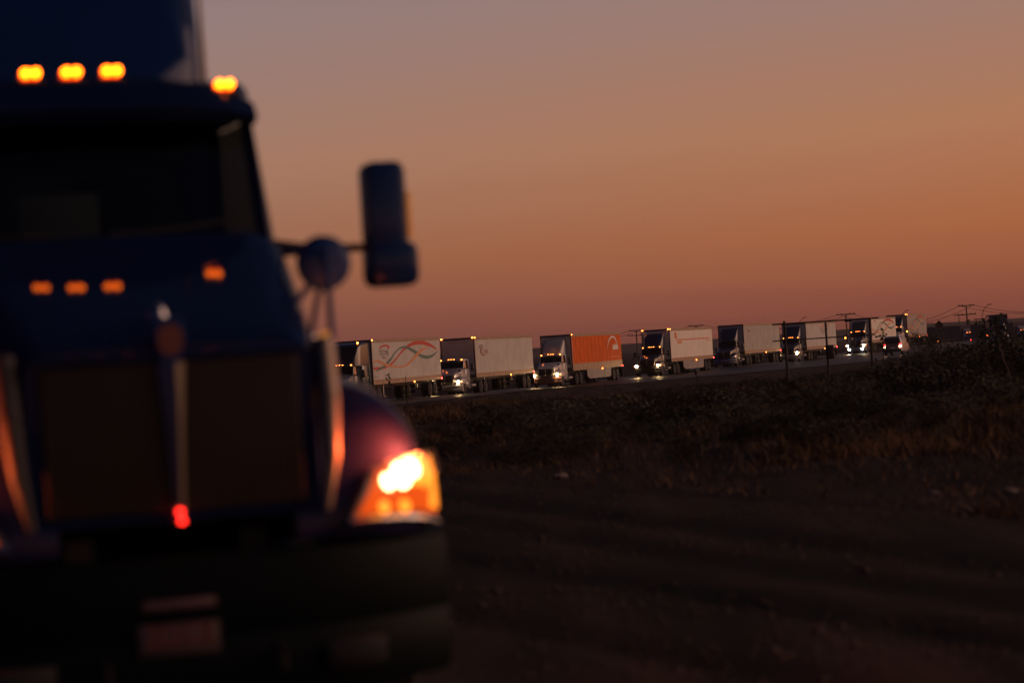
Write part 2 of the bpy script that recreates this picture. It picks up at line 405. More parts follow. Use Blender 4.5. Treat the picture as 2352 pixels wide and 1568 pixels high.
def tractor(root, paint, o):
    sc_ = S if o.get('near') else SF; day = o.get('cab', 'day'); fair = o.get('fairing', True); near = o.get('near', False)
    mk = MARKER if near else (MARKFAR if o.get('markers', True) else BLACK)
    trim = o.get('trim', paint)
    UL = -3.55 if day == 'day' else -5.0
    # hood
    rings = []
    for u, hw, zt, zb, rc, cr in [(-.10, .625, 1.875, 1.12, .10, .012), (-.16, .66, 1.912, 1.1, .14, .012), (-.35, .715, 1.985, 1.1, .20, .012), (-.8, .80, 2.158, 1.1, .26, .012),
                                  (-1.05, .84, 2.254, 1.1, .26, .012), (-1.3, .872, 2.350, 1.1, .24, .012), (-1.5, .892, 2.427, 1.1, .22, .012)]:
        rings.append([(u, a, b) for a, b in sec(hw, zb, zt, rc, cr)])
    hood = MB().loft(rings, closed=True).build('hood', paint, root, scale=sc_)
    rings = [[(u, a, b) for a, b in sec(hw, 1.1, zt, .20, .015)] for u, hw, zt in ((-1.505, .890, 2.425), (-1.8, .91, 2.442), (-2.08, .92, 2.452))]
    MB().loft(rings, closed=True).build('cowl', paint, root, scale=sc_)
    # side vents on the hood flanks
    for sg in (1, -1):
        for k in range(2):
            MB().box(-1.55, -1.05, sg * .875, sg * .895, 1.83 - .12 * k, 1.90 - .12 * k, .01).build('hood_vent', CHROME if near else BLACK, hood, scale=sc_)
    # grille: dark mesh behind a surround, centre strip and badge
    gr = MB().box(-.12, -.085, -.565, .565, 1.16, 1.80, .01)
    for k in range(13): gr.box(-.087, -.072, -.56, .56, 1.19 + k * .047, 1.20 + k * .047)
    for k in range(37): gr.box(-.088, -.078, -.54 + k * .03, -.536 + k * .03, 1.17, 1.79)
    grille = gr.build('grille', GRILL if near else BLACK, root, scale=sc_)
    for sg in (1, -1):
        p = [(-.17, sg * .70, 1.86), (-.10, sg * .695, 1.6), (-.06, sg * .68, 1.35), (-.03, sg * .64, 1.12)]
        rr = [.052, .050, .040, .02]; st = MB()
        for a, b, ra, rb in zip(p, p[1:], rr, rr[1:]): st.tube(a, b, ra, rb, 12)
        st.build('grille_surround', SATIN if sg > 0 or not near else SATIN_SHADED, root, scale=sc_)  # near truck's right-hand strip: shade put into its colour
    MB().box(-.14, -.05, -.60, .60, 1.815, 1.85, .012).build('grille_top_trim', trim if near else CHROME, root, scale=sc_)
    cs = MB().loft([[(-.055, -.022, 1.14), (-.035, 0, 1.14), (-.055, .022, 1.14)], [(-.05, -.036, 1.5), (-.012, .008, 1.5), (-.05, .036, 1.5)], [(-.06, -.058, 1.80), (-.01, .012, 1.80), (-.06, .058, 1.80)]]).build('grille_centre_strip', BRIGHT if near else SATIN, root, scale=sc_)
    if near:
        bd = MB().prism([(-.075, .10), (.075, .10), (.085, .02), (.05, -.10), (0, -.14), (-.05, -.10), (-.085, .02)],
                        lambda q: (-.09, q[0], 1.90 + q[1]), lambda q: (-.045, q[0] * .92, 1.90 + q[1] * .92)).build('badge', MIRSHELL, root, scale=sc_)
        MB().prism([(-.03, .06), (.03, .06), (.055, .03), (.055, -.03), (.03, -.07), (-.03, -.07), (-.055, -.03), (-.055, .03)], lambda q: (-.046, q[0], 1.90 + q[1]), lambda q: (-.036, q[0], 1.90 + q[1])).build('badge_enamel', mat('badge_red', (.12, .01, .015), .3, coat=1), bd, scale=sc_)
        MB().box(-.045, -.018, -.012, .012, 1.11, 1.13, .004).box(-.045, -.018, -.018, .006, 1.15, 1.17, .004).build('small_red_lamp', mat('small_red_lamp_lit', (.6, .02, .02), .4, emit=(1, .02, .012), es=7), root, scale=sc_)
    MB().lathe((-.30, 0, 2.0), (0, 0, 1), [(0, .05), (.04, .035), (.07, .012)], 12).build('hood_ornament', CHROME, root, scale=sc_)
    # fenders
    for sg in (1, -1):
        rings = []
        for u, ov, tz, zb in [(-.10, .78, 1.12, 1.0), (-.15, .96, 1.28, .99), (-.24, 1.09, 1.43, .98), (-.38, 1.18, 1.54, .98), (-.6, 1.235, 1.63, .98), (-.95, 1.26, 1.70, 1.0), (-1.35, 1.265, 1.64, 1.0), (-1.7, 1.25, 1.50, .95), (-1.9, 1.22, 1.32, .9)]:
            pts = [(.52, zb), (.52, tz)]
            for i in range(9):
                th = math.pi / 2 * i / 8; ry = min(.45, ov - .55); rz = (tz - zb) * .62
                pts.append((ov - ry + ry * math.sin(th) ** .8, tz - rz + rz * math.cos(th) ** .8))
            pts.append((ov, zb))
            rings.append([(u, sg * a, b) for a, b in pts])
        MB().loft(rings).build('fender', FENDERP if near else paint, root, scale=sc_)
        wheel(root, -1.12, sg * 1.06, .54, .30, sc_)
        # headlight: bowl, lens, lamps
        if o.get('lights', True) or True:
            lit = o.get('lights', 'on')
            cor = [(-.06, .745, 1.065), (-.40, 1.235, 1.02), (-.42, 1.215, 1.315), (-.12, .875, 1.27)]   # BL BR TR TL
            def q4(a, b, off):
                bl, br, tr_, tl = [Vector(c2) for c2 in cor]; p = (bl * (1 - a) + br * a) * (1 - b) + (tl * (1 - a) + tr_ * a) * b
                nrm_ = Vector((.80, .52, .28)).normalized(); bul = 1 - (2 * a - 1) ** 4 * .0 - 1
                return p + nrm_ * (off + .085 * math.sin(math.pi * min(max(a, 0), 1)) + .015 * math.sin(math.pi * b))
            def patch(a0, a1, b0, b1, off, n=8, th=.02):
                mb = MB(); f0 = [[q4(a0 + (a1 - a0) * i / n, b0 + (b1 - b0) * j / n, off) for i in range(n + 1)] for j in range(n + 1)]
                for ly, d in ((f0, 0),):
                    pts = [Vector((p.x, sg * p.y, p.z)) for r in ly for p in r]
                    mb.add(pts, [(j * (n + 1) + i, j * (n + 1) + i + 1, (j + 1) * (n + 1) + i + 1, (j + 1) * (n + 1) + i) for j in range(n) for i in range(n)])
                if off < .01:      # the housing itself is solid: sides run back into the fender
                    k0 = len(mb.v); ring = [j for j in range(n + 1)] + [(j + 1) * (n + 1) - 1 for j in range(1, n + 1)] + [n * (n + 1) + i for i in range(n - 1, -1, -1)] + [j * (n + 1) for j in range(n - 1, 0, -1)]
                    for i in ring: v_ = mb.v[i]; mb.v.append((v_[0] - .22, v_[1] - sg * .10, v_[2]))
                    for i in range(len(ring)): j = (i + 1) % len(ring); mb.f.append((ring[i], ring[j], k0 + j, k0 + i))
                return mb
            if near:
                hd = patch(0, 1, 0, 1, .004).build('headlight', STEEL, root, scale=sc_)
                patch(.04, .97, .05, .95, .012).build('reflector_bowl', AMBERSOFT, hd, scale=sc_)
                patch(.80, .985, .12, .95, .018).build('turn_signal', AMBERLENS, hd, scale=sc_)
                for (a, b, r, mt_) in [(.30, .68, .058, LOWBEAM), (.17, .62, .036, LOWBEAM), (.42, .76, .045, LOWBEAM), (.56, .80, .04, AMBERLENS), (.46, .56, .03, AMBERLENS), (.62, .50, .026, AMBERLENS), (.74, .62, .035, AMBERLENS), (.42, .10, .03, AMBERLENS), (.22, .12, .028, AMBERLENS)]:
                    p = q4(a, b, .022); p = Vector((p.x, sg * p.y, p.z)); ax = Vector((.80, sg * .52, .28))
                    MB().lathe(p, ax, [(0, r), (.012, r * .9), (.02, r * .4)], 16).build('bulb', mt_, hd, scale=sc_)
                p = q4(.5, 1.06, .05); ld = bpy.data.lights.new('fender_glow_light', 'POINT'); ld.energy = 36; ld.color = (1, .13, .03); ld.shadow_soft_size = .05  # added lamp above the lens, gives the fender a red bloom-like glow
                lo = bpy.data.objects.new('fender_glow_light', ld); COL.objects.link(lo); lo.parent = hd; lo.location = (p.x * sc_, sg * p.y * sc_, p.z * sc_)
                patch(0, 1, 0, 1, .05).build('lens', CLEAR, hd, scale=sc_)
                MB().path([Vector((p.x, sg * p.y, p.z)) for p in [q4(i / 8, -.06, 0) for i in range(9)]], .022, 8).build('headlight_trim', CHROME, hd, scale=sc_)
            else:
                hd = patch(0, 1, 0, 1, .004, 4).build('headlight', CHROME, root, scale=sc_)
                if lit in ('on', 'dim', 'fog'):
                    p = q4(.34, .5, .01); ax = Vector((1, sg * .12, .0)); p = Vector((p.x + .03, sg * p.y, p.z))
                    MB().lathe(p, ax, [(0, .105), (.03, .10), (.05, .06)], 14).build('bulb', HEADFAR if lit != 'dim' else HEADDIM, hd, scale=sc_)
                    p = q4(.86, .5, .02); MB().lathe(Vector((p.x, sg * p.y, p.z)), (1, sg * .5, 0), [(0, .05), (.03, .03)], 10).build('turn_signal', MARKFAR, hd, scale=sc_)
                if lit == 'fog':
                    MB().lathe((.03, sg * .80, .62), (1, 0, 0), [(0, .09), (.03, .08), (.05, .04)], 14).build('fog_lamp', FOGFAR, root, scale=sc_)
    # bumper wrapped round the front
    rings = []
    for i in range(25):
        a = -1 + 2 * i / 24; v = 1.26 * math.sin(a * math.pi / 2) if False else 1.265 * a
        u = -.40 * abs(a) ** 3.2
        rings.append([(u - .16, v, .34), (u - .02, v, .34), (u + .03, v, .42), (u + .035, v, .60), (u + .015, v, .63), (u + .04, v, .68), (u + .045, v, .90), (u + .02, v, .955), (u - .03, v, .97), (u - .16, v, .97)])
    bmp = MB().loft(rings).build('bumper', o.get('bumper', STEEL), root, scale=sc_)
    if near:
        for sg in (1, -1):
            MB().box(-.33, -.255, sg * 1.10 - .045, sg * 1.10 + .045, .74, .88, .012).build('bumper_marker', mat('pale_lens', (.35, .22, .18), .4, emit=(1, .4, .3), es=.07), bmp, scale=sc_)
            MB().box(.02, .05, sg * .72 - .13, sg * .72 + .13, .44, .56, .01).build('fog_lamp', BLACK, bmp, scale=sc_)
            MB().path([(.03, sg * .38, .45), (.09, sg * .38, .47), (.10, sg * .38, .53), (.03, sg * .38, .55)], .014, 8).build('tow_hook', FRAME, bmp, scale=sc_)
        pl = MB().box(.045, .055, -.235, .115, .56, .695, .004).build('number_plate', mat('plate_face', (.075, .05, .055), .5), root, scale=sc_)
        MB().box(.04, .07, -.215, .105, .755, .795, .01).build('plate_holder', mat('plate_bracket', (.15, .08, .095), .5), pl, scale=sc_)
        dm = MB()
        for k, (a, b_) in enumerate([(-.135, -.095), (-.08, -.045), (-.03, .005), (.03, .065), (.08, .115), (.125, .15)]):
            a -= .06; b_ -= .06; dm.box(.054, .057, a, b_, .60, .625); dm.box(.054, .057, a, b_, .665, .685); dm.box(.054, .057, a if k % 2 else b_ - .012, a + .012 if k % 2 else b_, .60, .685)
        tag(dm.build('embossed_marks', BROWN_P, pl, smooth=False, scale=sc_), kind='stuff')
    # cab shell
    def cs_(u, hw, z0, z1, r): # closed rounded section
        p = []
        for cx, cz, a0 in ((hw - r, z1 - r, 0), (-(hw - r), z1 - r, 90), (-(hw - .04), z0 + .04, 180), (hw - .04, z0 + .04, 270)):
            rr = r if a0 < 180 else .04
            for k in range(5):
                th = R_(a0 + 22.5 * k); p.append((u, cx + rr * math.cos(th), cz + rr * math.sin(th)))
        return p
    ztop = 3.18
    # lower cab + pillars leave the windshield opening
    lower = MB().loft([cs_(-2.0, .90, .95, 2.36, .06), cs_(-2.06, .95, .75, 2.38, .06), cs_(-2.3, 1.0, .7, 2.40, .06), cs_(UL, 1.0, .7, 2.40, .06)])
    body = lower.build('cab_body', paint, root, scale=sc_)
    roof = MB().loft([cs_(-2.16, .86, 3.06, 3.17, .05), cs_(-2.35, .94, 3.04, 3.24, .09), cs_(-2.8, .96, 3.04, 3.28, .10), cs_(UL, .96, 3.04, 3.26, .10)])
    roof.build('roof', paint, root, scale=sc_)
    for sg in (1, -1):
        MB().loft([[(-2.02, sg * .93, 2.36), (-2.12, sg * .98, 2.36), (-2.06, sg * .88, 2.36)], [(-2.30, sg * .93, 3.08), (-2.40, sg * .955, 3.08), (-2.36, sg * .88, 3.08)]]).build('pillar', paint, root, scale=sc_)
        MB().box(-3.42 if day == 'day' else UL, -3.28, sg * .93, sg * .985, 2.36, 3.08, .01).build('pillar', paint, root, scale=sc_)
    MB().box(UL, UL + .06, -.95, .95, 2.36, 3.08).build('rear_wall', paint, root, scale=sc_)
    MB().loft([[(-2.02, -.90, 2.38), (-1.96, -.4, 2.38), (-1.94, 0, 2.38), (-1.96, .4, 2.38), (-2.02, .90, 2.38)],
               [(-2.32, -.88, 3.07), (-2.27, -.4, 3.09), (-2.26, 0, 3.09), (-2.27, .4, 3.09), (-2.32, .88, 3.07)]], closed=False).build('windshield', GLASS, root, scale=sc_)
    for sg in (1, -1):
        mbw = MB().add([(-2.22, sg * .975, 2.42), (-3.28, sg * .975, 2.42), (-3.28, sg * .955, 3.04), (-2.42, sg * .955, 3.04)], [(0, 1, 2, 3)])
        sw = mbw.build('side_window', DARKGLASS, root, scale=sc_)
        dr = MB().box(-3.28, -2.2, sg * 1.0, sg * 1.015, .95, 2.38, .005).build('door', paint, root, scale=sc_)
        MB().box(-3.2, -3.02, sg * 1.015, sg * 1.04, 2.05, 2.09, .006).build('handle', CHROME, dr, scale=sc_)
        MB().box(-3.3, -2.5, sg * .93, sg * 1.12, .58, .64, .01).build('step', STEEL, root, scale=sc_); MB().box(-3.2, -2.5, sg * .93, sg * 1.06, .86, .9, .01).build('step', STEEL, root, scale=sc_)
    # interior
    MB().box(-2.55, -2.08, -.84, .84, 2.12, 2.40, .04).build('dashboard', INTER, root, scale=sc_)
    for sg in (1, -1):
        MB().box(-3.35, -3.12, sg * .45 - .24, sg * .45 + .24, 1.9, 2.85, .06).box(-3.3, -2.8, sg * .45 - .25, sg * .45 + .25, 1.8, 1.98, .05).build('seat', INTER, root, scale=sc_)
    MB().path([(-2.62 + .06 * math.sin(a_), .45 + .22 * math.cos(a_), 2.40 + .18 * math.sin(a_)) for a_ in [2 * math.pi * i / 16 for i in range(17)]], .014, 6).build('steering_wheel', BLACK, root, scale=sc_)
    if near:
        MB().box(-2.20, -2.19, -.30, .10, 2.45, 2.68, .004).build('pale_card', PALECARD, root, scale=sc_)  # pale card placed for a faint pale patch in the windshield
        for sg in (1, -1):
            wp = MB().path([(-1.93, sg * .10, 2.455), (-1.96, sg * .45, 2.47), (-1.99, sg * .70, 2.50)], .008, 6).build('wiper', INTER, root, scale=sc_)
    # sun visor and roof marker lamps
    rings = []
    for i in range(21):
        a = -1 + 2 * i / 20; v = .93 * a; dz = -.12 * abs(a) ** 3.5; u = -.10 * abs(a) ** 4
        rings.append([(-2.38 + u, v, 3.08 + dz * .3), (-2.10 + u, v, 3.03 + dz * .3), (-2.02 + u, v, 3.09 + dz * .5), (-2.10 + u, v, 3.23 + dz), (-2.38 + u, v, 3.28 + dz)])
    MB().loft(rings).build('sun_visor', o.get('visor', paint), root, scale=sc_)
    for v in (-.80, -.21, 0, .21, .80):
        zl = (3.275 - .085 * (abs(v) > .5)) if near else 3.23 - .03 * (abs(v) > .5)
        if near: v = v * .97
        hs = MB().lathe((-2.20, v, zl), (0, 0, 1), [(0, .05), (.03, .045), (.05, .02)], 12) if False else MB().box(-2.24, -2.15, v - .042, v + .042, zl - .02, zl + .035, .012)
        mo = hs.build('marker_lamp', mk, root, scale=sc_)
        if near:
            for dv in (-.026, .026): MB().lathe((-2.15, v + dv, zl + .014), (1, 0, .15), [(0, .021), (.012, .02), (.02, .01)], 12).build('bulb', MARKBULB, mo, scale=sc_)
            mb2 = MB().box(-2.25, -2.14, v - .07, v + .07, zl - .045, zl - .018, .01); mb2.build('lamp_base', BLACK, mo, scale=sc_)
    # roof air fairing
    if fair:
        fm = o.get('fairing_paint', paint); top_ = o.get('fair_top', 4.45); prof = []
        for u, hw, zt in [(-2.45, .50, 3.28), (-2.6, .70, 3.28 + .10 * (top_ - 3.28)), (-2.85, .80, 3.28 + .38 * (top_ - 3.28)), (-3.15, .85, 3.28 + .66 * (top_ - 3.28)), (-3.45, .87, 3.28 + .86 * (top_ - 3.28)), (-3.75, .88, top_)]:
            z0 = 3.2; r = .22 if zt > 3.7 else .05; p = []
            for cx, cz, a0 in ((hw - r, zt - r, 0), (-(hw - r), zt - r, 90)):
                for k in range(6): th = R_(a0 + 18 * k); p.append((u, cx + r * math.cos(th), cz + r * math.sin(th)))
            p += [(u, -hw, z0), (u, hw, z0)]; prof.append(p)
        MB().loft(prof).build('roof_fairing', fm, root, scale=sc_)
    if day == 'sleeper':
        fm = o.get('fairing_paint', paint); prof = []
        for u, hw, zt in [(-2.22, .86, 3.36), (-2.32, 1.0, 3.8), (-2.5, 1.12, 4.3), (-2.8, 1.18, 4.7), (-3.4, 1.21, 4.95), (-5.05, 1.22, 5.0)]:
            z0 = 3.1; r = .2 if zt > 3.5 else .08; p = []
            for cx, cz, a0 in ((hw - r, zt - r, 0), (-(hw - r), zt - r, 90)):
                for k in range(6): th = R_(a0 + 18 * k); p.append((u, cx + r * math.cos(th), cz + r * math.sin(th)))
            p += [(u, -hw, z0), (u, hw, z0)]; prof.append(p)
        MB().loft(prof).build('sleeper_roof', fm, root, scale=sc_)
        MB().box(-5.0, -3.42, -1.20, 1.20, .8, 3.3, .06).build('sleeper', paint, root, scale=sc_)
        for sg in (1, -1): MB().box(-5.4, -5.0, sg * 1.17, sg * 1.21, .9, 4.8, .01).build('side_extender', paint, root, scale=sc_)
        for v in (-1.0, -.0, 1.0):
            if v: MB().box(-3.4, -3.3, v - .05, v + .05, 4.93, 5.02, .01).build('marker_lamp', mk, root, scale=sc_)
    # mirrors
    for sg in (1, -1):
        h1 = MB().box(-2.32, -2.12, sg * 1.48 if sg > 0 else -1.70, sg * 1.70 if sg > 0 else -1.48, 2.13, 2.78, .05)
        h1.box(-2.335, -2.095, sg * 1.475 if sg > 0 else -1.74, sg * 1.74 if sg > 0 else -1.475, 2.13, 2.36, .05)
        mr = h1.build('mirror', o.get('mirror', paint), root, scale=sc_)
        MB().tube((-2.24, sg * .99, 2.36), (-2.24, sg * 1.16, 2.35), .05, .03).tube((-2.24, sg * 1.16, 2.35), (-2.22, sg * 1.50, 2.34), .022).build('mirror_arm', BLACK, mr, scale=sc_)
        lit = o.get('mirror_lamps', False)
        MB().box(-2.36, -2.33, sg * 1.50 if sg > 0 else -1.68, sg * 1.68 if sg > 0 else -1.50, 2.38, 2.75, .01).build('mirror_glass', CHROME, mr, scale=sc_)
        if near:
            MB().box(-2.22, -2.14, sg * 1.705 - .012, sg * 1.705 + .012, 2.38, 2.62, .006).build('mirror_edge_fringe', mat('mirror_fringe_glow', (.75, .45, .12), .3, emit=(1, .5, .1), es=.10), mr, scale=sc_)  # added glowing strip imitates a yellow colour fringe on the mirror edge
        if lit: MB().box(-2.12, -2.08, sg * 1.55 - .07, sg * 1.55 + .07, 2.30, 2.52, .01).build('mirror_lamp', AMBERMIR, mr, scale=sc_)
        # round convex mirror on the fender on three struts
        c_ = Vector((-.95, sg * .93, 2.225))
        rm = MB().lathe(c_ + Vector((.05, 0, 0)), (-1, 0, 0), [(0, .015), (.005, .06), (.018, .105), (.045, .130), (.065, .132), (.07, .11)], 24).build('round_mirror', MIRSHELL, root, scale=sc_)
        sb = MB().tube(c_ + Vector((0, 0, -.02)), (-.95, sg * .74, 2.00), .016).tube(c_ + Vector((.05, 0, .04)), (-.45, sg * .82, 1.72), .015).tube(c_, (-1.3, sg * .88, 1.7), .014).tube(c_ + Vector((0, 0, .06)), (-1.9, sg * .94, 2.34), .016)
        sb.build('mirror_strut', MIRSHELL if near else BLACK, rm, scale=sc_)
        if near:
            MB().box(-.66, -.58, sg * .83 - .018, sg * .83 + .018, 1.66, 1.90, .01).build('side_lamp', AMBERSIDE, root, scale=sc_)
    # chassis, tanks, rear axles, stack
    MB().box(-7.6, -.4, -.45, -.33, .75, 1.05).box(-7.6, -.4, .33, .45, .75, 1.05).box(-6.8, -5.2, -.5, .5, 1.04, 1.2).box(-2.5, -2.3, -.4, .4, .8, 1.0).build('chassis', FRAME, root, scale=sc_)
    for sg in (1, -1):
        tk = MB().lathe((-4.55, sg * .88, .75), (1, 0, 0), [(0, .28), (.03, .31), (1.15, .31), (1.18, .28)], 20).build('fuel_tank', CHROME, root, scale=sc_)
        for k in (.2, .95): MB().lathe((-4.55 + k, sg * .88, .75), (1, 0, 0), [(0, .32), (.05, .32)], 20).build('tank_strap', STEEL, tk, scale=sc_)
        for u in (-5.55, -6.95):
            for vv in (1.18, .85): wheel(root, u, sg * vv, .54, .28, sc_, CHROME)
        MB().box(-7.75, -7.72, sg * 1.02 - .28, sg * 1.02 + .28, .25, 1.05).build('mud_flap', BLACK, root, scale=sc_)
    if o.get('stack'):
        MB().tube((-3.75, -1.0, .9), (-3.75, -1.0, 4.1), .07).tube((-3.75, -1.0, 4.1), (-3.85, -1.0, 4.32), .07).build('exhaust_stack', mat('dull_stack', (.05, .04, .04), .5, .6), root, scale=sc_)
    if near:
        MB().tube((-2.75, .80, 3.24), (-2.85, .82, 3.95), .018, .008).build('antenna', mat('dusty_metal', (.35, .25, .18), .5), root, scale=sc_)

def trailer(root, uf, side, style, Lg=16.1, skirt=False, near=False, front=None):
    z0, z1, hw = 1.15, 4.10, 1.30
    sm = side; front = front or side
    bx = MB().box(uf - Lg, uf, -hw + .012, hw - .012, z0 + .02, z1 - .02).build('trailer_box', sm, root, smooth=False)
    # side sheets: each riveted panel is a shallow raised plate
    n = 13 if style != 'ribbed' else 24
    for sg in (1, -1):
        sheets = MB()
        for k in range(n):
            a = uf - .06 - (Lg - .12) * k / n; b = uf - .06 - (Lg - .12) * (k + 1) / n
            v0_, v1_ = (hw - .01, hw) if sg > 0 else (-hw, -hw + .01)
            gp_ = {'ribbed': .05, 'orange': .022}.get(style, .004)
            sheets.box(b + gp_, a - gp_, v0_, v1_, z0 + .32, z1 - .22)
        tag(sheets.build('side_panel', sm, bx, smooth=False), kind='stuff')
    MB().box(uf, uf + .012, -hw + .1, hw - .1, z0 + .25, z1 - .16).build('front_panel', TW if style == 'orange' else front, root, smooth=False)
    RAIL = mat('rail_aluminium', (.40, .27, .18), .5, .3, var=(.35, 1.5)); DOOR = mat('trailer_front_frame', (.10, .08, .08), .5)
    MB().box(uf - Lg, uf, -hw - .02, hw + .02, z1 - .06, z1).box(uf - Lg, uf, hw - .02, hw + .015, z1 - .22, z1 - .06).box(uf - Lg, uf, -hw - .015, -hw + .02, z1 - .22, z1 - .06).build('top_rail', RAIL, root, smooth=False)
    for sg in (1, -1): MB().box(uf - Lg, uf, sg * hw - .02, sg * hw + .02, z0, z0 + (.32 if style != 'orange' else .55)).build('bottom_rail', RAIL, root, smooth=False)
    MB().box(uf, uf + .02, -hw, -hw + .10, z0, z1).box(uf, uf + .02, hw - .10, hw, z0, z1).box(uf, uf + .02, -hw + .1, hw - .1, z1 - .16, z1).box(uf, uf + .02, -hw + .1, hw - .1, z0, z0 + .25).build('front_frame', DOOR, root, smooth=False)
    MB().box(uf - .06, uf + .024, hw + .016, hw + .03, z0, z1).build('corner_post', mat('bright_corner', (.55, .42, .34), .4, .3), root, smooth=False)
    tp = MB()
    for k in range(22): tp.box(uf - .5 - k * .72 - .36, uf - .5 - k * .72, hw + .02, hw + .026, z0 + .17, z0 + .22)
    tag(tp.build('reflective_tape', TAPE_P, root, smooth=False), kind='stuff')
    v0 = hw + .012
    if style in ('tecma',):
        tecma(uf, v0, bx); ribbons(uf, v0, bx)
        s0, zt = zz(120, 1160); s1, zb = zz(190, 1225); lettering('71', s0, s1, zb, zt, uf, v0, DARK_P, bx)
    elif style == 'tecma_faint':
        ribbons(uf, v0, bx); ribbon([(1.8, 3.55, .02), (2.5, 3.7, .12), (3.2, 3.55, .02)], uf, v0, RED_P, bx)
    elif style == 'tecma_small':
        tecma(uf, v0, bx, ds=3.7, k=2.15, faint=True)
    elif style == 'rscript':
        ribbon([(1.25, 3.25, .02), (1.35, 3.42, .05), (1.7, 3.5, .06), (2.0, 3.38, .06), (1.85, 3.18, .05), (1.6, 3.1, .05), (1.7, 2.95, .05), (2.1, 2.76, .09), (2.6, 2.78, .03), (3.6, 2.77, .01)], uf, v0, BROWN_P, bx)
        ribbon([(1.55, 3.36, .04), (1.50, 3.1, .05), (1.45, 2.85, .04)], uf, v0 + .002, BROWN_P, bx)
        lettering('Rocha', 2.3, 3.5, 2.88, 3.22, uf, v0, mat('print_pale_red', (.45, .14, .10), .5), bx)
        # faint script R on the front wall as well
        v_, f_ = text_polys('R', 1.0); MB().add([(uf + .004, -.35 + q.x * .55, 2.95 + q.y * .5) for q in v_], f_).build('lettering', DARK_P, bx, smooth=False)
    elif style == 'orange':
        ribbon([(11.3, 2.75, .02), (11.7, 3.2, .05), (12.3, 3.55, .12), (13.2, 3.72, .16), (14.0, 3.6, .12), (14.6, 3.25, .06), (14.9, 3.1, .02)], uf, v0, WHITE_P, bx)
        MB().add([(uf - 13.1, v0, 2.62), (uf - 15.0, v0, 2.62), (uf - 15.0, v0, 3.02), (uf - 14.2, v0, 3.02), (uf - 13.1, v0, 2.88)], [(0, 1, 2, 3, 4)]).build('house_graphic', WHITE_P, bx, smooth=False)
        ribbon([(13.1, 2.96, .08), (13.9, 3.06, .06), (14.9, 3.12, .04)], uf, v0, WHITE_P, bx)
        lettering('mexpress', 12.0, 15.2, 1.93, 2.07, uf, v0, mat('print_faint', (.75, .38, .22), .5), bx)
    elif style == 'stripe':
        MB().add([(uf - 2.3, v0, 3.02), (uf - 14.9, v0, 3.02), (uf - 14.9, v0, 3.12), (uf - 2.3, v0, 3.12)], [(0, 1, 2, 3)]).build('stripe_graphic', ORANGE_P, bx, smooth=False)
        MB().add([(uf - 1.7, v0, 3.2), (uf - 2.6, v0, 3.2), (uf - 2.3, v0, 3.75), (uf - 1.7, v0, 3.75)], [(0, 1, 2, 3)]).build('logo_block', ORANGE_P, bx, smooth=False)
        MB().add([(uf - 2.6, v0, 2.72), (uf - 4.2, v0, 2.72), (uf - 4.2, v0, 2.95), (uf - 2.6, v0, 2.95)], [(0, 1, 2, 3)]).build('logo_block', PEACH_P, bx, smooth=False)
        MB().add([(uf - 13.2, v0, 2.84), (uf - 15.2, v0, 2.84), (uf - 15.2, v0, 2.90), (uf - 13.2, v0, 2.90)], [(0, 1, 2, 3)]).build('logo_block', PEACH_P, bx, smooth=False)
    elif style == 'ribbed':
        ribbon([(1.6, 3.6, .03), (2.3, 3.4, .16), (2.7, 3.25, .05)], uf, v0, BROWN_P, bx)
    # running gear
    for sg in (1, -1): MB().box(uf - Lg + .4, uf - .6, sg * .49 - .06, sg * .49 + .06, .95, z0).build('slider_rail', FRAME, root, smooth=False)
    for sg in (1, -1):
        for du in (1.6, 2.85):
            for vv in (1.14, .82): wheel(root, uf - Lg + du, sg * vv, .50, .28, 1.0)
        MB().box(uf - 3.1, uf - 2.98, sg * .95 - .06, sg * .95 + .06, .35, z0).box(uf - 3.2, uf - 2.88, sg * .95 - .14, sg * .95 + .14, .30, .35).build('landing_leg', STEEL, root, smooth=False)
        MB().box(uf - Lg - .01, uf - Lg + .03, sg * .98 - .3, sg * .98 + .3, .3, 1.0).build('mud_flap', BLACK, root, smooth=False)
        if skirt and True:
            MB().prism([(4.4, z0), (12.2, z0), (12.2, .50), (11.7, .38), (5.1, .38), (4.4, .62)], lambda q: (uf - q[0], sg * (hw - .05), q[1]), lambda q: (uf - q[0], sg * (hw - .01), q[1])).build('side_skirt', mat('skirt_white', (.36, .33, .31), .6, var=(.35, 1)), root, smooth=False)
        MB().box(uf - 9.3, uf - 9.2, sg * (hw + .035) - .02, sg * (hw + .035) + .02, z0 - .06, z0 + .02, .005).build('side_marker_lamp', MARKFAR if not near else BLACK, root)
        MB().box(uf - Lg, uf - Lg + .12, sg * (hw + .035) - .02, sg * (hw + .035) + .02, z0 + .0, z0 + .1, .005).build('rear_lamp', REDLAMP if not near else BLACK, root)
    MB().box(uf - Lg + .02, uf - Lg + .08, -1.1, 1.1, .5, .62).box(uf - Lg + .02, uf - Lg + .08, -.6, -.5, .6, 1.15).box(uf - Lg + .02, uf - Lg + .08, .5, .6, .6, 1.15).build('rear_guard', STEEL, root, smooth=False)
    return bx

def lamps_top(root, uf, which=(-1, 1, 2)):
    for k in which:
        if k == 2: MB().box(uf - .12, uf - .02, 1.325, 1.36, 4.02, 4.09, .008).build('marker_lamp', MARKFAR, root)
        else: MB().box(uf + .022, uf + .06, k * 1.18 - .06, k * 1.18 + .06, 4.03, 4.10, .008).build('marker_lamp', MARKFAR, root)

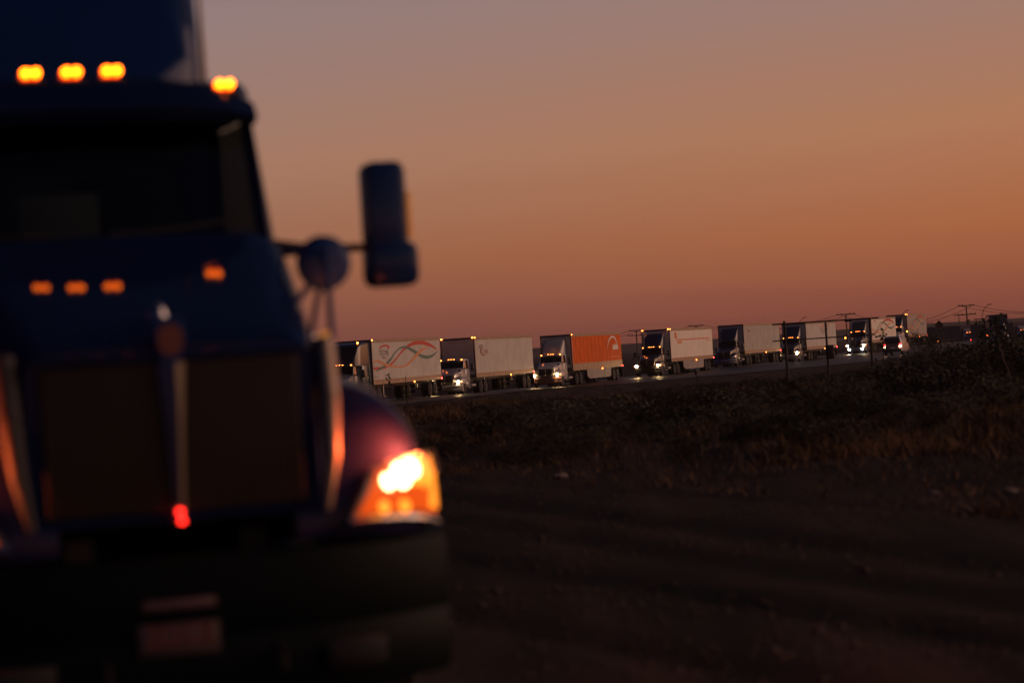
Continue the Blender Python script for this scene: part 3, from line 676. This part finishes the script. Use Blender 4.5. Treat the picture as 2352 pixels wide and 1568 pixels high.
def paint(name, col, rough=.32, metal=.0, coat=.6): return mat(name, col, rough, metal, coat=coat, var=(.18, 2.5))
FENDERP = mat('fender_paint', (.022, .020, .07), .5, 0, coat=.3, var=(.15, 2.5), spec=0.0)
BLUE = mat('deep_blue_paint', (.006, .018, .072), .5, 0, coat=.32, var=(.15, 2.5), spec=0.0)
BLUE.node_tree.nodes['Principled BSDF'].inputs['Coat Roughness'].default_value = .03
WHITEP = paint('white_cab_paint', (.55, .54, .53), .35)
SILV = paint('silver_cab_paint', (.36, .36, .40), .35, .2)
NAVY = paint('navy_paint', (.02, .04, .10), .3)
TEALP = paint('dark_teal_paint', (.04, .07, .085), .3)
BLACKP = paint('black_paint', (.015, .016, .02), .3)
TW = mat('trailer_white', (.60, .58, .55), .55, var=(.22, .7))
TWB = mat('trailer_bright_white', (.86, .80, .70), .55, var=(.12, .7))
TOR = mat('trailer_orange', (.82, .135, .004), .65, var=(.2, 1.2), spec=.15)
TFADE = mat('trailer_dull', (.42, .36, .33), .6, var=(.2, .9))  # duller tone for the last trailer in the queue
TGREY = mat('trailer_pale_grey', (.52, .50, .46), .55, var=(.25, .9))

def put_truck(px, py_unused, depth, b, tf, zroad=None):
    """nose position from where the trailer's front left corner is seen"""
    c_ = at(px, 780, depth); c_.z = 0
    h = Vector((-math.sin(R_(b)), -math.cos(R_(b)), 0)); l_ = Vector((math.cos(R_(b)), -math.sin(R_(b)), 0))
    o_ = c_ + h * tf - l_ * 1.30
    q = c_ - h * 8; o_.z = gz(c_.x, c_.y) * .8 + gz(q.x, q.y) * .2 + .055
    return o_, math.atan2(h.y, h.x)

G = 'semi trucks queuing on the highway'
FLEET = [
 dict(px=852, d=184, b=14.5, cab='sleeper', fairing=False, fairing_paint=BLACKP, paint=TEALP, tr=TW, st='tecma', lights='on', tf=4.9, label='semi truck with dark high-roof sleeper and white TECMA trailer with red, teal and peach ribbons', top=(2,), stack=False),
 dict(px=1089, d=206, b=15.5, fairing=False, paint=SILV, tr=TW, st='rscript', lights='on', label='silver day-cab semi truck without roof fairing, white trailer with brown script R', top=(-1, 1, 2), oneeye=True),
 dict(px=1312, d=228, b=16.5, paint=WHITEP, tr=TOR, st='orange', skirt=True, lights='on', label='white day-cab semi truck pulling the orange trailer with a white arch and house', top=(2,), stack=True, bumper=mat('primer_bumper', (.16, .08, .06), .5)),
 dict(px=1539, d=252, b=17.5, paint=BLACKP, fp=NAVY, tr=TWB, st='stripe', skirt=True, lights='on', label='black semi truck with navy fairing, bright trailer with one orange stripe and white skirt', top=(-1, 1, 2)),
 dict(px=1709, d=281, b=18.0, paint=BLACKP, fp=NAVY, tr=TGREY, st='ribbed', lights='off', label='dark unlit semi truck with exhaust stack and ribbed pale trailer without lettering', top=(), stack=True, mirror=BLACKP),
 dict(px=1852, d=304, b=18.0, paint=BLACKP, fp=NAVY, tr=TW, st='tecma_small', lights='on', label='semi truck behind the pipe gate, white trailer with TECMA under an orange arc', top=()),
 dict(px=2003, d=335, b=18.0, paint=NAVY, fp=TEALP, tr=TWB, st='tecma_faint', lights='fog', mlamps=True, label='semi truck with white fog lamps and amber mirror lamps right of the pipe gate', top=(2,)),
 dict(px=2086, d=361, b=17.0, paint=WHITEP, fp=NAVY, tr=TFADE, st='tecma_faint', lights='off', mlamps=True, label='semi truck with navy fairing behind the grey van, faint ribbons on its trailer', top=(1, 2)),
]
for k, F in enumerate(FLEET):
    tf = F.get('tf', 3.75)
    loc, rz = put_truck(F['px'], 0, F['d'], F['b'], tf)
    root = empty('semi_truck', loc, rz)
    tag(root, F['label'], 'semi truck', G)
    tractor(root, F['paint'], dict(cab=F.get('cab', 'day'), fairing=F.get('fairing', True), fairing_paint=F.get('fp', F.get('fairing_paint', F['paint'])),
            lights=F['lights'], markers=(k != 4), mirror_lamps=F.get('mlamps', False), stack=F.get('stack', False), bumper=F.get('bumper', STEEL if k != 3 else BLACK),
            mirror=F.get('mirror', BLACK), fair_top=4.72))
    trailer(root, -tf, F['tr'], F['st'], skirt=F.get('skirt', False))
    lamps_top(root, -tf, F['top'])

# three more trucks lower down the road, half sunk behind the brush
for (px, d, b, zr_, pt, fp, tr_, lab, ml) in [
        (2240, 560, -20, -2.72, NAVY, SILV, NAVY, 'distant dark semi truck with a row of amber lamps seen over the brush', 'on'),
        (2296, 400, 8, -1.5, BLACKP, NAVY, NAVY, 'distant unlit dark blue semi truck behind the tall leafy weed', 'off'),
        (2366, 520, -20, -2.73, NAVY, SILV, NAVY, 'distant semi truck with amber lamps cut by the right edge of the photo', 'on')]:
    c_ = at(px, 760, d); root = empty('semi_truck', (c_.x, c_.y, zr_), R_(-90 - b)); tag(root, lab, 'semi truck', G)
    tractor(root, pt, dict(fairing=True, fairing_paint=fp, lights='off', fair_top=4.2, mirror=BLACK, markers=(ml == 'on')))
    trailer(root, -3.75, tr_, 'plain')

# ------------------------------------------------------------------ foreground truck
a_ = 17.95
Of = Vector((-1.45, 12.1, 0)) * S
near = empty('semi_truck', Of, math.atan2(-math.cos(R_(a_)), math.sin(R_(a_))))
tag(near, 'large blurred dark blue semi truck in the foreground with lit amber roof lamps', 'semi truck')
tractor(near, BLUE, dict(near=True, cab='day', fairing=True, fairing_paint=mat('fairing_blue', (.004, .03, .13), .5, 0, coat=.3, spec=.1), visor=BLUE, bumper=mat('bumper_blue_grey', (.004, .008, .009), .55, 0, coat=.0, spec=.06),
                         mirror=MATS['fairing_blue'], lights='on', fair_top=4.6))

# ------------------------------------------------------------------ grey van in the next lane
def van(loc, rz):
    r = empty('van', loc, rz); tag(r, 'grey van with red and white rear lamps lit, right of the truck with fog lamps', 'van')
    PT = paint('van_grey', (.16, .15, .19), .35)
    def sc2(u, hw, z0, z1, tp):
        return [(u, -hw, z0), (u, -hw, z0 + (z1 - z0) * .5), (u, -hw * tp, z1 - .08), (u, -hw * tp * .9, z1), (u, hw * tp * .9, z1), (u, hw * tp, z1 - .08), (u, hw, z0 + (z1 - z0) * .5), (u, hw, z0)]
    MB().loft([sc2(0, .88, .45, 1.82, .86), sc2(.25, .95, .38, 1.92, .86), (sc2(2.6, .95, .35, 1.94, .86)), sc2(3.4, .95, .35, 1.72, .82), sc2(4.0, .94, .35, 1.22, .95), sc2(4.7, .90, .38, 1.05, .95), sc2(4.85, .82, .42, .9, .95)]).build('body', PT, r)
    MB().box(-.02, .03, -.70, .70, 1.22, 1.72, .01).build('rear_window', GLASS, r)
    MB().box(-.12, .1, -.86, .86, .42, .62, .03).build('bumper', BLACK, r)
    MB().box(-.03, .0, -.25, .25, .72, .84, .004).build('number_plate', WHITE_P, r)
    for sg in (1, -1):
        MB().box(-.05, .08, sg * .80 - .10, sg * .80 + .10, 1.0, 1.16, .02).build('tail_lamp', mat('van_red_lamp', (.6, .02, .02), .4, emit=(1, .03, .04), es=10), r)
        MB().box(-.05, .08, sg * .80 - .11, sg * .80 + .11, .82, .97, .02).build('reversing_lamp', mat('van_white_lamp', (.9, .8, .6), .4, emit=(1, .55, .2), es=30), r)
        for u in (.95, 3.9): wheel(r, u, sg * .85, .34, .22, 1.0)
        MB().box(3.0, 3.15, sg * 1.0 - .08, sg * 1.0 + .08, 1.2, 1.36, .03).build('mirror', PT, r)
    return r
p = at(2050, 800, 285); van((p.x, p.y, gz(p.x, p.y) + .05), R_(72))

# ------------------------------------------------------------------ highway
def road_mat():
    mt = mat('asphalt', (.014, .012, .012), .5, var=(.5, .35), bump=(.5, 14), spec=.10)
    return mt
path = []
for F in FLEET:
    c_ = at(F['px'], 780, F['d']); path.append((c_.x - 1.3, c_.y))
d0 = Vector((path[1][0] - path[0][0], path[1][1] - path[0][1])).normalized()
pre = [(path[0][0] - d0.x * s_, path[0][1] - d0.y * s_) for s_ in (150, 90, 45, 20)]
d1 = Vector((path[-1][0] - path[-2][0], path[-1][1] - path[-2][1])).normalized()
post = [(path[-1][0] + (d1.x + .15) * s_, path[-1][1] + d1.y * s_) for s_ in (25, 60, 110, 180, 280)]
pp = pre + path + post; left = []; right = []; edge = []; edge2 = []
for i, (x, y) in enumerate(pp):
    a = pp[max(i - 1, 0)]; b = pp[min(i + 1, len(pp) - 1)]; t_ = Vector((b[0] - a[0], b[1] - a[1])).normalized(); nx, ny = t_.y, -t_.x
    wr = 7.5 + 15 * sst(205, 300, y)
    for lst, o_ in ((left, -4.5), (right, wr), (edge, 2.05), (edge2, 2.2)):
        lst.append((x + nx * o_, y + ny * o_))
def strip(A, B, n, dz, cross=6):
    mb = MB(); rows = []
    for i in range(len(A) - 1):
        for k in range(n):
            t_ = k / n; a = (A[i][0] * (1 - t_) + A[i + 1][0] * t_, A[i][1] * (1 - t_) + A[i + 1][1] * t_); b = (B[i][0] * (1 - t_) + B[i + 1][0] * t_, B[i][1] * (1 - t_) + B[i + 1][1] * t_)
            rows.append([(a[0] * (1 - c / cross) + b[0] * c / cross, a[1] * (1 - c / cross) + b[1] * c / cross) for c in range(cross + 1)])
    rows = [[(x, y, gz(x, y) + dz) for x, y in r] for r in rows]
    mb.loft(rows, closed=False); return mb
tag(strip(left, right, 5, .05).build('highway', road_mat()), 'dark asphalt highway under the truck queue', kind='structure')
tag(strip(edge, edge2, 5, .056, 1).build('lane_line', mat('road_paint_worn', (.30, .27, .20), .6, var=(.6, 2))), 'worn pale lane line', kind='structure')
# kerb strip beside the van, the yellow light on it put into its colour
k0 = at(2075, 818, 262); k1 = at(2138, 818, 262)
kb = MB().box(0, (k1 - k0).length, -.12, .12, 0, .16, .02).build('kerb', mat('kerb_lit_yellow', (.62, .33, .05), .6, var=(.3, 2)))
kb.location = (k0.x, k0.y, gz(k0.x, k0.y) + .04); tag(kb, 'kerb lit yellow right of the grey van', kind='structure')

# ------------------------------------------------------------------ pipe gate in the brush
DK = mat('rusty_dark_pipe', (.045, .03, .022), .7)
GD = 100.0
def gp(px, py): return at(px, py, GD)
base = gp(1809, 858); gate = empty('pipe_gate', base); tag(gate, 'dark steel pipe gate with three posts standing in the brush', 'gate')
def rel(p): return p - base
for (tx, ty, bx, by, r) in [(1801, 737, 1809, 862, .045), (1896, 740, 1904, 862, .04), (1997, 733, 2005, 862, .04)]:
    t0 = gp(tx, ty); b0 = gp(bx, by); b0.x = t0.x; b0.z = gz(b0.x, b0.y) - .1
    MB().tube(rel(b0), rel(t0), r).build('post', DK, gate)
MB().tube(rel(gp(1773, 745.5)), rel(gp(2018, 729.5)), .028).build('rail', DK, gate)
MB().tube(rel(gp(1775, 783.5)), rel(gp(2010, 768)), .022).build('rail', DK, gate)
MB().tube(rel(gp(1940, 736)), rel(gp(1956, 735)), .05).build('latch', DK, gate)
sb = gp(1906, 808); MB().box(sb.x - base.x - .14, sb.x - base.x + .14, -.06, .06, sb.z - base.z - .25, sb.z - base.z + .25, .02).build('counterweight', DK, gate)

# ------------------------------------------------------------------ power poles, wires, street lamps far off
PW = mat('weathered_pole', (.05, .035, .03), .8)
poles = []
def pole(px, py, d, arms, label, trafo=False):
    t0 = at(px, py, d); zb = gz(t0.x, d) - .3; h_ = t0.z - zb
    r = empty('utility_pole', (t0.x, d, zb)); tag(r, label, 'utility pole', 'utility poles along the horizon')
    MB().tube((0, 0, 0), (0, 0, h_), .19, .13).build('pole_shaft', PW, r)
    for dz, hw in arms:
        c_ = MB().box(-hw, hw, -.09, .09, h_ - dz - .1, h_ - dz + .1).build('crossarm', PW, r)
        for k in (-.9, -.45, .45, .9): MB().lathe((k * hw, 0, h_ - dz + .1), (0, 0, 1), [(0, .09), (.12, .12), (.2, .05)], 8).build('insulator', PW, c_)
    if trafo: MB().lathe((.15, -.35, h_ - 4.4), (0, 0, 1), [(0, .3), (.1, .42), (1.2, .42), (1.3, .3)], 12).build('transformer', PW, r)
    poles.append((t0, arms)); return r
pole(1461, 757.5, 700, [(.15, 1.9), (1.35, 2.2)], 'utility pole with two crossarms left of the black truck with navy fairing')
pole(1598, 746.5, 760, [(.2, 2.1)], 'utility pole top showing above the trailer with the orange stripe')
pole(1942.5, 720.5, 640, [(.1, 2.1)], 'utility pole with one crossarm left of the truck with fog lamps')
pole(2219, 700.5, 600, [(.1, 1.7), (2.0, 2.0)], 'utility pole with transformer and two crossarms near the right edge', True)
pole(2202, 723, 900, [(.1, 1.6)], 'short thin utility pole just left of the transformer pole')
WIRE = mat('cable', (.05, .035, .03), .8)
wn = 0
def wire(a, b, sag, off, lab):
    a = a + Vector((off, 0, -.05)); b = b + Vector((off, 0, -.05)); pts = []
    for i in range(15):
        t_ = i / 14; q = a.lerp(b, t_); q.z -= sag * 4 * t_ * (1 - t_); pts.append(q)
    tag(MB().path(pts, .045, 5).build('power_line', WIRE), lab, 'power line', 'power lines between the utility poles')
P0, P1, P2, P3, P4 = [p_[0] for p_ in poles]
for off in (-1.5, 1.5):
    wl = ('far' if off < 0 else 'near') + ' side'
    wire(at(1100, 800, 780), P0, 2.5, off, f'thin power line reaching left from the two-crossarm pole, {wl} of its crossarm')
    wire(P0, P1, 1.2, off, f'thin power line above the black truck, {wl} of the crossarms')
    wire(P1, P2, 2.5, off, f'thin power line above the pipe gate, {wl} of the crossarms')
    wire(P2, P3, 3.2, off, f'thin power line sagging to the transformer pole, {wl} of the crossarms')
    wire(P3, at(2500, 700, 560), 1.6, off, f'thin power line leaving the right edge, {wl} of the crossarms')
def street_lamp(px, py, d, hgt_px, sgn, label):
    t0 = at(px, py, d); zb = gz(t0.x, d) - .3; h_ = t0.z - zb
    r = empty('street_lamp', (t0.x, d, zb)); tag(r, label, 'street lamp', 'street lamps on the horizon')
    ln = 1.7
    MB().tube((-ln * .95, 0, 0), (-ln * .95, 0, h_ * .55), .12, .1).build('pole_shaft', PW, r)
    MB().path([(-ln * .95, 0, h_ * .55), (-ln * .9, 0, h_ * .75), (-ln * .65, 0, h_ * .89), (-ln * .3, 0, h_ * .965), (0, 0, h_)], .06, 6).build('curved_arm', PW, r)
    MB().box(-.2, .5, -.15, .15, h_ - .06, h_ + .08, .03).build('lamp_head', PW, r)
street_lamp(2272, 699, 560, 0, 1, 'curved street lamp right of the transformer pole')
street_lamp(2082, 713, 620, 0, 1, 'curved street lamp rising behind the truck with faint ribbons')
street_lamp(1847, 729, 680, 0, 1, 'curved street lamp above the pipe gate')
# low canopy on posts on the horizon
c_ = at(2257, 731, 480); r = empty('canopy', (c_.x, c_.y, gz(c_.x, c_.y))); tag(r, 'small flat roofed canopy on two posts far right on the horizon', 'canopy')
hh = c_.z - gz(c_.x, c_.y)
MB().box(-1.4, 1.4, -1, 1, hh - .14, hh, .02).build('roof', PW, r); MB().tube((-1.1, 0, 0), (-1.1, 0, hh - .1), .08).build('post', PW, r); MB().tube((.7, 0, 0), (.7, 0, hh - .1), .1).build('post', PW, r)
# diamond road sign seen from behind
c_ = at(2157, 746, 300); zb = gz(c_.x, c_.y); r = empty('road_sign', (c_.x, c_.y, zb)); tag(r, 'dark diamond road sign on a post beside the white trailer far right', 'road sign')
hh = c_.z - zb; MB().prism([(-.48, 0), (0, -.5), (.48, 0), (0, .5)], lambda q: (q[0], -.02, hh + q[1]), lambda q: (q[0], .02, hh + q[1])).build('sign_plate', mat('sign_back', (.05, .035, .025), .6), r, smooth=False)
MB().tube((0, .05, 0), (0, .05, hh + .3), .05).build('post', PW, r)

# ------------------------------------------------------------------ brush
LEAF = mat('dark_leaf', (.055, .060, .032), .85, var=(.5, 3)); LEAF2 = mat('olive_leaf', (.085, .072, .036), .85, var=(.5, 3)); TWIG = mat('twig', (.05, .035, .025), .9)
GRASS = mat('dry_grass_blade', (.21, .115, .05), .9, var=(.6, .6)); STALK = mat('pale_stalk', (.20, .13, .10), .8)
rnd = random.Random(3)
def bush_mesh(n, seed, spread):
    rr = random.Random(seed); lf = MB(); tw = MB(); lobes = []
    for k in range(9):
        a = rr.uniform(0, 6.28); d = rr.uniform(0, .75) * spread; lobes.append((Vector((d * math.cos(a), d * math.sin(a), rr.uniform(.25, .78))), rr.uniform(.22, .42)))
    for c2, r2 in lobes:
        tw.tube((0, 0, 0), c2, .018, .006, 4)
        for q in range(5):
            e = c2 + Vector((rr.gauss(0, 1), rr.gauss(0, 1), rr.uniform(0, 1.4))).normalized() * r2 * rr.uniform(.8, 1.25); tw.tube(c2 * .8, e, .008, .003, 3)
    for k in range(n):
        c2, r2 = rr.choice(lobes); d = Vector((rr.gauss(0, 1), rr.gauss(0, 1), rr.gauss(0, .8))).normalized() * r2 * (rr.random() ** .4) * rr.uniform(.7, 1.15)
        p_ = c2 + d
        if p_.z < .02: p_.z = rr.uniform(.02, .15)
        s_ = rr.uniform(.02, .045); a = Vector((rr.gauss(0, 1), rr.gauss(0, 1), rr.gauss(0, 1))).normalized(); b = a.orthogonal().normalized()
        lf.add([p_ - a * s_, p_ + b * s_ * .45, p_ + a * s_, p_ - b * s_ * .45], [(0, 1, 2, 3)])
    return lf, tw
protos = []
for k in range(6):
    lf, tw = bush_mesh(1500, 100 + k, 1.0)
    a = lf.build('foliage', LEAF if k % 2 else LEAF2, None, smooth=False); b = tw.build('branch', TWIG, None, smooth=False)
    protos.append((a.data, b.data)); bpy.data.objects.remove(a); bpy.data.objects.remove(b)
LIM = [(-500, 925), (1000, 922), (1400, 893), (1700, 866), (2000, 838), (2090, 818), (2140, 795), (2230, 778), (2352, 765), (4000, 700)]
def sight(x, y, z):
    d = Vector((x, y, z - CAM_Z)); k = d.dot(FW); return 1176 + FPX * d.dot(CR) / k, 784 - FPX * d.dot(CU) / k
def height_limit(x, y, slack=0):
    zb = gz(x, y); px, py0 = sight(x, y, zb)
    for (a, pa), (b, pb) in zip(LIM, LIM[1:]):
        if a <= px < b: lim = pa + (pb - pa) * (px - a) / (b - a)
    return (py0 - lim + slack) * y / FPX
def bush(x, y, w_, h_, label, group='bushes in the dark brush'):
    ml, mtw = protos[rnd.randrange(6)]
    if label is None or 'front of the rear' not in label:
        h_ = min(h_, height_limit(x, y) * rnd.uniform(.75, 1.02))
        if h_ < .22: return None
        w_ = min(w_, h_ * 2.4)
    if label is None:
        px = sight(x, y, 0)[0]
        ref = ('right of the foreground fender' if px < 1230 else 'below the orange trailer' if px < 1450 else 'below the trailer with one orange stripe' if px < 1650
               else 'below the unlit truck' if px < 1790 else 'around the foot of the pipe gate' if px < 2010 else 'below the grey van' if px < 2130 else 'near the right edge')
        pos = 'at the dirt edge' if y < EDGE(x) + 16 else 'midway to the road' if y < 88 else 'close to the highway'
        label = ('spreading ' if w_ > 1.1 else 'small ') + f'dark bush {pos}, {ref}'
    r = empty('bush', (x, y, gz(x, y) - .05), rnd.uniform(0, 6.28)); tag(r, label, 'bush', group)
    for nm, me in (('foliage', ml), ('branch', mtw)):
        o_ = bpy.data.objects.new(nm, me); COL.objects.link(o_); o_.parent = r; o_.scale = (w_, w_, h_)
    return r
def vis(x, y): return abs(x / y - .0) < .20
cnt = 0
while cnt < 150:
    y = 19 + 121 * rnd.random() ** 1.5; x = rnd.uniform(-.06, .20) * y
    if y < EDGE(x) + 2.5: continue
    s_ = rnd.uniform(.45, 1.0) * (1 + .5 * sst(8, 20, x)) * (.55 + .45 * sst(28, 60, y))
    if noise.noise(Vector((x * .16, y * .07, 4))) < -.1: continue
    bush(x, y, s_ * rnd.uniform(1.0, 1.7), s_ * rnd.uniform(.7, 1.1), None); cnt += 1
# taller growth on the right
for i in range(46):
    y = rnd.uniform(58, 100); x = y * (rnd.uniform(.142, .192))
    s_ = rnd.uniform(.9, 1.45)
    bush(x, y, s_ * rnd.uniform(1.2, 1.8), s_ * rnd.uniform(1.0, 1.3), 'tall black bush in the thicket, ' + ('front row of the right corner' if y < 70 else 'middle rows under the tallest weed' if y < 85 else 'back row against the far trucks'), 'bushes of the thicket at the right')
c_ = at(2140, 780, 230); bush(c_.x, c_.y, 2.2, 2.9, 'brownish bush in front of the rear end of the last white trailer', 'bushes in the dark brush')
for (px, y, w_, h_) in ((1290, 47, 1.3, .75), (1345, 44, 1.0, .6), (1410, 50, 1.5, .8), (1475, 46, 1.1, .7), (1530, 52, 1.4, .8), (1600, 60, 1.5, .8), (1690, 48, 1.2, .75), (1745, 42, 1.0, .6), (1820, 50, 1.5, .9), (1880, 45, 1.2, .8), (1180, 58, 1.3, .7), (1120, 66, 1.4, .7), (1960, 52, 1.6, 1.0), (2060, 48, 1.4, 1.1), (2150, 52, 1.5, 1.2)):
    c_ = at(px, 900, y); bush(c_.x, y, w_, h_, None)
for (px, y) in ((1240, 60), (1425, 75), (1620, 66)):
    c_ = at(px, 900, y); bush(c_.x, y, 1.9, 1.15, f'wide low dark shrub in the brush, the {dict({1240: "left", 1425: "middle", 1620: "right"})[px]} one of three')


# grass: short dry blades everywhere in the brush, one uncountable mass
gb = MB(); V = gb.v; Fc = gb.f
for k in range(34000):
    y = 17 + 126 * rnd.random() ** 1.5; x = y * rnd.uniform(-.08, .215)
    e = EDGE(x) + 1.8 * noise.noise(Vector((x * .5, 0, 7))) + 1.2 * noise.noise(Vector((x * 2.2, 0, 3)))
    if y < e: continue
    dn = noise.noise(Vector((x * .22, y * .13, 2)))
    if dn < .02 and rnd.random() < .85: continue
    z = gz(x, y); hl_ = height_limit(x, y, 6)
    if hl_ < .06: continue
    hh = min(hl_, rnd.uniform(.05, .20)) * (1.1 + dn) * (.7 if y < e + 5 else 1)
    for b in range(4):
        bx = x + rnd.gauss(0, .07); by = y + rnd.gauss(0, .07); a = rnd.uniform(0, 6.28); wv = .008 + .00012 * y; ln = hh * rnd.uniform(.6, 1.2)
        dx, dy = math.cos(a) * wv, math.sin(a) * wv; tx = bx + rnd.gauss(0, .8) * ln; ty = by + rnd.gauss(0, .8) * ln
        o_ = len(V); V += [(bx - dx, by - dy, z - .02), (bx + dx, by + dy, z - .02), (tx, ty, z + ln)]; Fc.append((o_, o_ + 1, o_ + 2))
gr = gb.build('dry_grass', GRASS, None, smooth=False); tag(gr, 'short dry grass covering the brush field', 'grass', kind='stuff')

def weed(px, top_y, y, leafy, label, lean=0.0, thick=.012, mt=None):
    t0 = at(px, top_y, y); zb = gz(t0.x, y) - .05; h_ = t0.z - zb
    r = empty('tall_weed', (t0.x, y, zb)); tag(r, label, 'weed', 'tall weed stalks standing in the brush')
    pts = [Vector((-lean * h_ * (1 - k / 6) ** 1.3 + .02 * math.sin(k * 2), 0, h_ * k / 6)) for k in range(7)]
    MB().path(pts, thick, 5).build('stem', mt or TWIG, r)
    rr = random.Random(int(px)); lf = MB()
    for k in range(leafy):
        t_ = rr.uniform(.62, 1.0); p_ = pts[min(5, int(t_ * 6))].lerp(pts[min(6, int(t_ * 6) + 1)], (t_ * 6) % 1) + Vector((rr.gauss(0, .07), rr.gauss(0, .07), rr.gauss(0, .03))) * (1.0 if leafy < 40 else 1.7)
        s_ = rr.uniform(.035, .06); a = Vector((rr.gauss(0, 1), rr.gauss(0, .4), rr.gauss(0, 1))).normalized(); b = Vector((-a.z, 0, a.x)).normalized()
        lf.add([p_ - a * s_, p_ + b * s_ * .6, p_ + a * s_, p_ - b * s_ * .6], [(0, 1, 2, 3)])
    if leafy: lf.build('foliage', LEAF, r, smooth=False)
weed(1598, 748 + 100, 95, 10, 'thin stalk in front of the stripe trailer wheels')
weed(893, 858, 120, 26, 'budded weed stalk in front of the TECMA trailer')
weed(932, 862, 120, 0, 'bare thin stalk in front of the TECMA trailer')
weed(1389, 876, 110, 0, 'bare thin stalk in front of the orange trailer skirt')
weed(2029, 757, 70, 26, 'leafy weed rising in front of the trailer left of the grey van', lean=.10)
weed(2290, 722, 62, 70, 'tallest leafy weed with round leaves at the right, against the sky', lean=-.1, thick=.014)
weed(2262, 736, 62, 50, 'leafy weed just left of the tallest weed at the right', lean=.08)
weed(2300, 800, 48, 0, 'long pale bare stalk below the tallest weed at the right', lean=-.28, mt=STALK)
weed(2160, 842, 60, 0, 'short pale bare stalk right of the yellow kerb', mt=STALK)
weed(2028, 870, 55, 0, 'short leaning pale stalk below the grey van', lean=.2, mt=STALK)

# loose stones on the lot
st = MB()
for k in range(5200):
    y = 8.5 + 30 * rnd.random() ** 1.2; x = y * rnd.uniform(-.07, .21)
    if noise.noise(Vector((x * .8, y * .35, 12))) < -.12: continue
    q = rnd.uniform(.006, .022) * (1.8 if rnd.random() < .04 else 1); z = gz(x, y) + q * .2
    o_ = [(x + q * rnd.uniform(.7, 1.3), y, z), (x, y + q, z), (x - q * rnd.uniform(.7, 1.3), y, z), (x, y - q, z), (x, y, z + q * .8), (x, y, z - q * .5)]
    st.add(o_, [(0, 1, 4), (1, 2, 4), (2, 3, 4), (3, 0, 4), (1, 0, 5), (2, 1, 5), (3, 2, 5), (0, 3, 5)])
tag(st.build('gravel', mat('gravel_stone', (.10, .07, .055), .9, var=(.5, 2)), None, smooth=False), 'small loose stones scattered on the dirt lot', 'gravel', kind='stuff')

# small things at the edge of the dirt
c_ = at(1940, 1092, 33); zb = gz(c_.x, 34); r = MB().box(-.035, .035, -.035, .035, -.1, .20, .01).build('short_post', DK); r.location = (c_.x, 34, zb); tag(r, 'short dark stub post at the edge of the brush', 'post')
for (px, py, lab, s_) in ((1290, 1098, 'pale crumpled litter at the dirt edge nearest the foreground truck', .10), (2143, 1138, 'pale litter scrap at the dirt edge on the right', .05), (2320, 1134, 'pale litter bag at the dirt edge by the right border', .07), (1180, 962, 'small pale litter scrap in the brush right of the foreground fender', .1)):
    d = FW + CR * ((px - 1176) / FPX) + CU * ((784 - py) / FPX); y = CAM_Z / -d.z * d.y; x = d.x / d.y * y
    bm = bmesh.new(); bmesh.ops.create_icosphere(bm, subdivisions=2, radius=s_)
    for q in bm.verts: q.co = q.co * (1 + .5 * noise.noise(q.co * 14)); q.co.z *= .35
    me = bpy.data.meshes.new('litter'); bm.to_mesh(me); bm.free(); me.materials.append(mat('pale_plastic', (.26, .21, .19), .7))
    o_ = bpy.data.objects.new('litter', me); COL.objects.link(o_); o_.location = (x, y, gz(x, y) + s_ * .2); tag(o_, lab, 'litter')

# ------------------------------------------------------------------ dusty evening air
hz = MB().box(-3200, 3200, -100, 1950, -9, 13).build('haze', None, smooth=False)
hm = bpy.data.materials.new('dusty_air'); hm.use_nodes = True
for q in list(hm.node_tree.nodes):
    if q.type != 'OUTPUT_MATERIAL': hm.node_tree.nodes.remove(q)
pv = hm.node_tree.nodes.new('ShaderNodeVolumePrincipled'); pv.inputs['Color'].default_value = (.85, .72, .66, 1)
pv.inputs['Density'].default_value = 0.00013; pv.inputs['Anisotropy'].default_value = .5
hm.node_tree.links.new(pv.outputs[0], hm.node_tree.nodes['Material Output'].inputs['Volume'])
hz.data.materials.append(hm); tag(hz, 'thin dusty evening air over the plain', kind='stuff')
